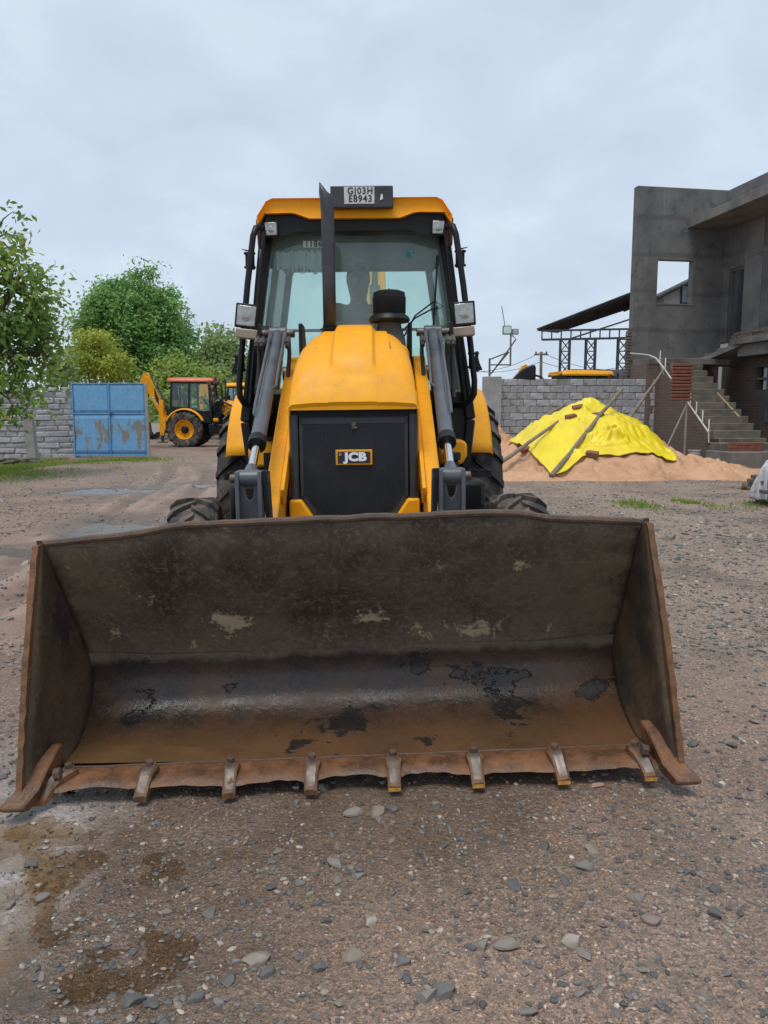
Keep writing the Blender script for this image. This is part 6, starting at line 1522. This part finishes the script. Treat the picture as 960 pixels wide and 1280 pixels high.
# ------------------------------------------------------------------ grass
def grass_patch(n, cx, cy, rx, ry, seed, h0):
    g = np.random.default_rng(seed)
    x = g.normal(cx, rx, n); y = g.normal(cy, ry, n)
    k = vn(x * 1.1, y * 0.7, 80 + seed) + .5 * vn(x * 3.5, y * 2.2, 81) > -0.15
    return x[k], y[k], np.full(k.sum(), h0)
pats = [grass_patch(9000, -9.2, 19.4, 1.2, 1.2, 1, .075), grass_patch(5500, -8.3, 22.3, .9, .5, 2, .07), grass_patch(3500, -8.6, 16.8, .8, .9, 3, .05), grass_patch(600, 3.75, 11.4, .16, .3, 4, .04), grass_patch(900, 4.55, 11.5, .2, .35, 5, .045), grass_patch(500, 5.65, 10.9, .25, .4, 6, .045), grass_patch(120, 4.4, 12.2, .9, .3, 7, .03)]
x = np.concatenate([p[0] for p in pats]); y = np.concatenate([p[1] for p in pats]); h_ = np.concatenate([p[2] for p in pats]) * rg.uniform(.5, 1.5, len(x))
n = len(x); a = rg.uniform(0, 6.28, n); wd = rg.uniform(.008, .016, n); lean = rg.normal(0, .4, (n, 2)) * h_[:, None]
z0 = H(x, y) - .005
P0 = np.stack([x - np.cos(a) * wd, y - np.sin(a) * wd, z0], -1); P1 = np.stack([x + np.cos(a) * wd, y + np.sin(a) * wd, z0], -1); P2 = np.stack([x + lean[:, 0], y + lean[:, 1], z0 + h_], -1)
V = np.stack([P0, P1, P2], 1).reshape(-1, 3); Fq = np.arange(3 * n).reshape(-1, 3)
def leaf_mat(name, stops, trl=.44, gain=1.75):
    t = NT(name); c = t.ramp(t.attr('val'), [(p_, tuple(min(.6, q_ * gain) for q_ in c_)) for p_, c_ in stops])
    p = t.bsdf(c, .5, 0, None, .4); tr = t.n('ShaderNodeBsdfTranslucent'); t.l(t.mix(.4, c, (.25, .3, .03)), tr.inputs[0])
    mx_ = t.n('ShaderNodeMixShader'); mx_.inputs[0].default_value = trl; t.l(p, mx_.inputs[1]); t.l(tr.outputs[0], mx_.inputs[2])
    return t.end(mx_.outputs[0])
M['grass'] = leaf_mat('grass_blade', [(0, (.15, .23, .03)), (.5, (.24, .34, .05)), (1, (.36, .40, .12))], .42, 1.0)
o = link('grass', np_mesh('grass', V, Fq, M['grass'], np.repeat(rg.uniform(0, 1, n), 3))); tag(o, 'short bright green grass patches near the gate and on the gravel', 'grass', kind='stuff')

# ------------------------------------------------------------------ trees
M['bark'] = mat('grey_brown_bark', (0.12, 0.095, 0.075), (0.075, 0.06, 0.048), rough=.9, st=(5, 5, 1), bump=.5, bdist=.02)
LG = leaf_mat('broad_green_leaf', [(0, (.04, .09, .022)), (.35, (.075, .15, .035)), (.7, (.14, .215, .05)), (.9, (.24, .29, .07)), (1, (.34, .35, .10))])
LD = leaf_mat('dense_green_leaf', [(0, (.05, .12, .035)), (.5, (.085, .18, .05)), (1, (.15, .25, .075))], .45, 2.1)
LY = leaf_mat('yellow_green_leaf', [(0, (.14, .18, .025)), (.5, (.22, .26, .035)), (1, (.34, .34, .06))])
LF = leaf_mat('far_grey_green_leaf', [(0, (.09, .15, .06)), (.5, (.15, .21, .08)), (1, (.22, .27, .11))])
def tree(name, label, base, fork, lobes, nclump, nleaf, lsize, crad, material, seed, tr=.2, group=None, droop=0.0):
    g = np.random.default_rng(seed); base = Vector(base); fork = Vector(fork)
    e_ = empty(name, base); tag(e_, label, 'tree', group)
    m = MB(base); mid = (base + fork) / 2 + Vector((g.uniform(-.1, .1), 0, 0))
    m.tube([base + Vector((0, 0, -.1)), base + Vector((0, 0, .3)), mid, fork], [tr * 1.4, tr * 1.1, tr * .9, tr * .75], 10)
    cl = []
    vol = [l[3] * l[4] * l[5] for l in lobes]; tot = sum(vol)
    for (cx, cy, cz, rx, ry, rz), v_ in zip(lobes, vol):
        c = Vector((cx, cy, cz)); k1 = fork + (c - fork) * .5 + Vector((g.uniform(-.2, .2), g.uniform(-.2, .2), .15))
        m.tube([fork, k1, c], [tr * .6, tr * .4, tr * .22], 7)
        nb2 = max(4, int(nclump * v_ / tot))
        for i in range(nb2):
            d = g.normal(size=3); d /= np.linalg.norm(d); r_ = g.uniform(.25, 1) ** .45
            p = np.array([cx, cy, cz]) + d * np.array([rx, ry, rz]) * r_ * g.uniform(.86, 1.08); cl.append(p)
            if i % 3 == 0 or lsize * 20 > 1.6 and tr < .17: pv = Vector(p); m.tube([c, c + (pv - c) * .55 + Vector((0, 0, .1)), pv], [tr * .16, tr * .09, tr * .03], 5)
    m.build('trunk', M['bark'], e_, smooth=60)
    cl = np.array(cl); nc = len(cl)
    idx = np.repeat(np.arange(nc), nleaf); n = len(idx)
    cr = crad * g.uniform(.6, 1.35, nc)[idx]
    off = np.clip(g.normal(size=(n, 3)), -1.7, 1.7) * cr[:, None] * np.array([1, 1, .75]); P = cl[idx] + off; P[:, 2] -= droop * np.abs(g.normal(size=n)) * cr
    nrm = off / (np.linalg.norm(off, axis=1, keepdims=True) + 1e-6) * .7 + g.normal(size=(n, 3)) * .55 + np.array([0, -.15, .55]); nrm /= np.linalg.norm(nrm, axis=1, keepdims=True)
    t1 = np.cross(nrm, g.normal(size=(n, 3))); t1 /= np.linalg.norm(t1, axis=1, keepdims=True); t2 = np.cross(nrm, t1)
    s_ = (lsize * g.uniform(.6, 1.35, n))[:, None]
    bend = nrm * s_ * .18
    Q = np.stack([P - t1 * s_, P - t2 * s_ * .5 + bend * .0, P + t1 * s_ - bend, P + t2 * s_ * .5], 1)
    V = Q.reshape(-1, 3) - np.array(base[:]); Fq = np.arange(4 * n).reshape(-1, 4)
    tone = np.clip(g.uniform(0, 1, nc)[idx] * .65 + g.uniform(0, 1, n) * .4, 0, 1)
    link('crown', np_mesh('crown', V, Fq, material, np.repeat(tone, 4)), e_)
    return e_
def P3(u, v, Y): p = at(u, v, Y); return (p.x, p.y, p.z)
def lobe(u, v, Y, ru, rv, ry): p = at(u, v, Y); k = Y / FPX; return (p.x, p.y, p.z, ru * k, ry, rv * k)
tree('leafy_tree', 'loose leafy tree with large leaves overhanging the stone wall', (P3(-42, 560, 16.5)[0], 16.5, hz(-9, 16.5)), P3(-35, 470, 16.5),
     [lobe(-10, 300, 16.3, 42, 50, .9), lobe(15, 360, 16.6, 55, 45, 1.1), lobe(-5, 430, 16.2, 62, 55, 1.2), lobe(38, 400, 17.0, 36, 42, .8), lobe(0, 492, 15.8, 40, 32, .8), lobe(50, 440, 16.8, 30, 34, .7), lobe(-60, 400, 17, 50, 90, 1.2)],
     185, 38, .085, .22, LG, 3, .16, None, .5)
tree('dense_tree', 'tall dense dark green tree behind the blue gate', (P3(168, 540, 46)[0], 46, 0), P3(168, 470, 46),
     [lobe(165, 408, 46, 58, 54, 3), lobe(140, 392, 46, 32, 38, 2), lobe(178, 385, 46, 34, 36, 2), lobe(205, 415, 45.5, 36, 50, 2), lobe(125, 420, 46, 34, 42, 2), lobe(175, 450, 45, 62, 36, 2.5), lobe(215, 450, 46, 26, 34, 2), lobe(152, 352, 46, 15, 24, 1), lobe(182, 352, 46, 15, 22, 1), lobe(208, 378, 46, 15, 26, 1), lobe(118, 388, 46, 16, 24, 1), lobe(228, 420, 46, 14, 26, 1), lobe(100, 410, 46, 14, 24, 1)],
     460, 95, .11, .36, LD, 4, .3)
tree('yellow_green_tree', 'small yellow green feathery tree just behind the blue gate', (P3(115, 560, 30)[0], 30, 0), P3(116, 500, 30),
     [lobe(117, 445, 30, 42, 32, 1.2), lobe(100, 462, 30, 26, 22, 1), lobe(138, 460, 30, 28, 24, 1), lobe(118, 425, 30, 26, 18, .8)], 130, 60, .065, .20, LY, 5, .1, None, .6)
tree('grey_green_tree', 'pale grey green tree rising behind the parked loaders', (P3(272, 540, 50)[0], 50, 0), P3(272, 480, 50),
     [lobe(272, 440, 50, 30, 28, 2), lobe(255, 460, 50, 28, 24, 2), lobe(290, 455, 50, 28, 28, 2), lobe(240, 475, 48, 28, 22, 2), lobe(278, 478, 48, 40, 22, 2), lobe(215, 490, 47, 30, 18, 2)], 200, 45, .17, .5, LF, 6, .22)
tree('bushy_tree', 'yellowish bushy tree between the dense tree and the parked loaders', (P3(225, 540, 42)[0], 42, 0), P3(225, 500, 42),
     [lobe(232, 468, 42, 34, 22, 1.5), lobe(205, 480, 42, 28, 18, 1.5), lobe(255, 478, 42, 26, 16, 1.5), lobe(230, 500, 41, 50, 20, 1.5)], 130, 45, .13, .42, leaf_mat('mid_leaf', [(0, (.10, .16, .03)), (.5, (.16, .23, .045)), (1, (.26, .30, .07))]), 7, .15)
tree('wall_bush', 'thin wispy bush behind the stone wall beside the gate', (P3(70, 560, 27)[0], 27, 0), P3(72, 500, 27), [lobe(72, 470, 27, 16, 26, .6), lobe(80, 455, 27, 10, 24, .5)], 40, 40, .07, .2, LF, 8, .06)
# far belt of trees along the horizon, one mass
g = np.random.default_rng(12); n = 9000
X = g.uniform(-150, 60, n); Yt = g.uniform(110, 150, n); hh = (3.2 + 1.8 * vn(X * .07, Yt * .0, 95) + 1.2 * vn(X * .25, Yt * 0, 96)); Z = np.abs(g.normal(0, .5, n)) * hh
Z = np.minimum(Z, hh); s_ = g.uniform(.5, 1.1, n)[:, None]
d1 = g.normal(size=(n, 3)); d1 /= np.linalg.norm(d1, axis=1, keepdims=True); d2 = np.cross(d1, g.normal(size=(n, 3))); d2 /= np.linalg.norm(d2, axis=1, keepdims=True)
P = np.stack([X, Yt, Z], -1); V = np.stack([P - d1 * s_, P - d2 * s_ * .6, P + d1 * s_, P + d2 * s_ * .6], 1).reshape(-1, 3)
o = link('far_woods', np_mesh('far_woods', V, np.arange(4 * n).reshape(-1, 4), LF, np.repeat(g.uniform(0, 1, n), 4))); tag(o, 'distant belt of trees beyond the yard', 'woods', kind='stuff')
# dry brush on the ground by the left wall
g = random.Random(6)
for k, (u, v) in enumerate(((6, 577), (16, 579), (26, 578))):
    x, y = gpt(u, v + 3); y = min(y, 21.5); z = hz(x, y); m = MB((x, y, z)); 
    for j in range(5): dx_ = g.uniform(.2, .7); m.tube([(x - dx_, y + g.uniform(-.1, .1), z + .02), (x + g.uniform(-.1, .1), y, z + .10 + .05 * g.random()), (x + dx_ * .8, y + g.uniform(-.2, .2), z + .05 + g.uniform(0, .15))], [.025, .02, .008], 5)
    o = m.build('dry_branch', M['bark'], None, smooth=60); o.location = (x, y, z); tag(o, 'dry broken branch lying at the foot of the stone wall', 'branch', 'branches by the stone wall')
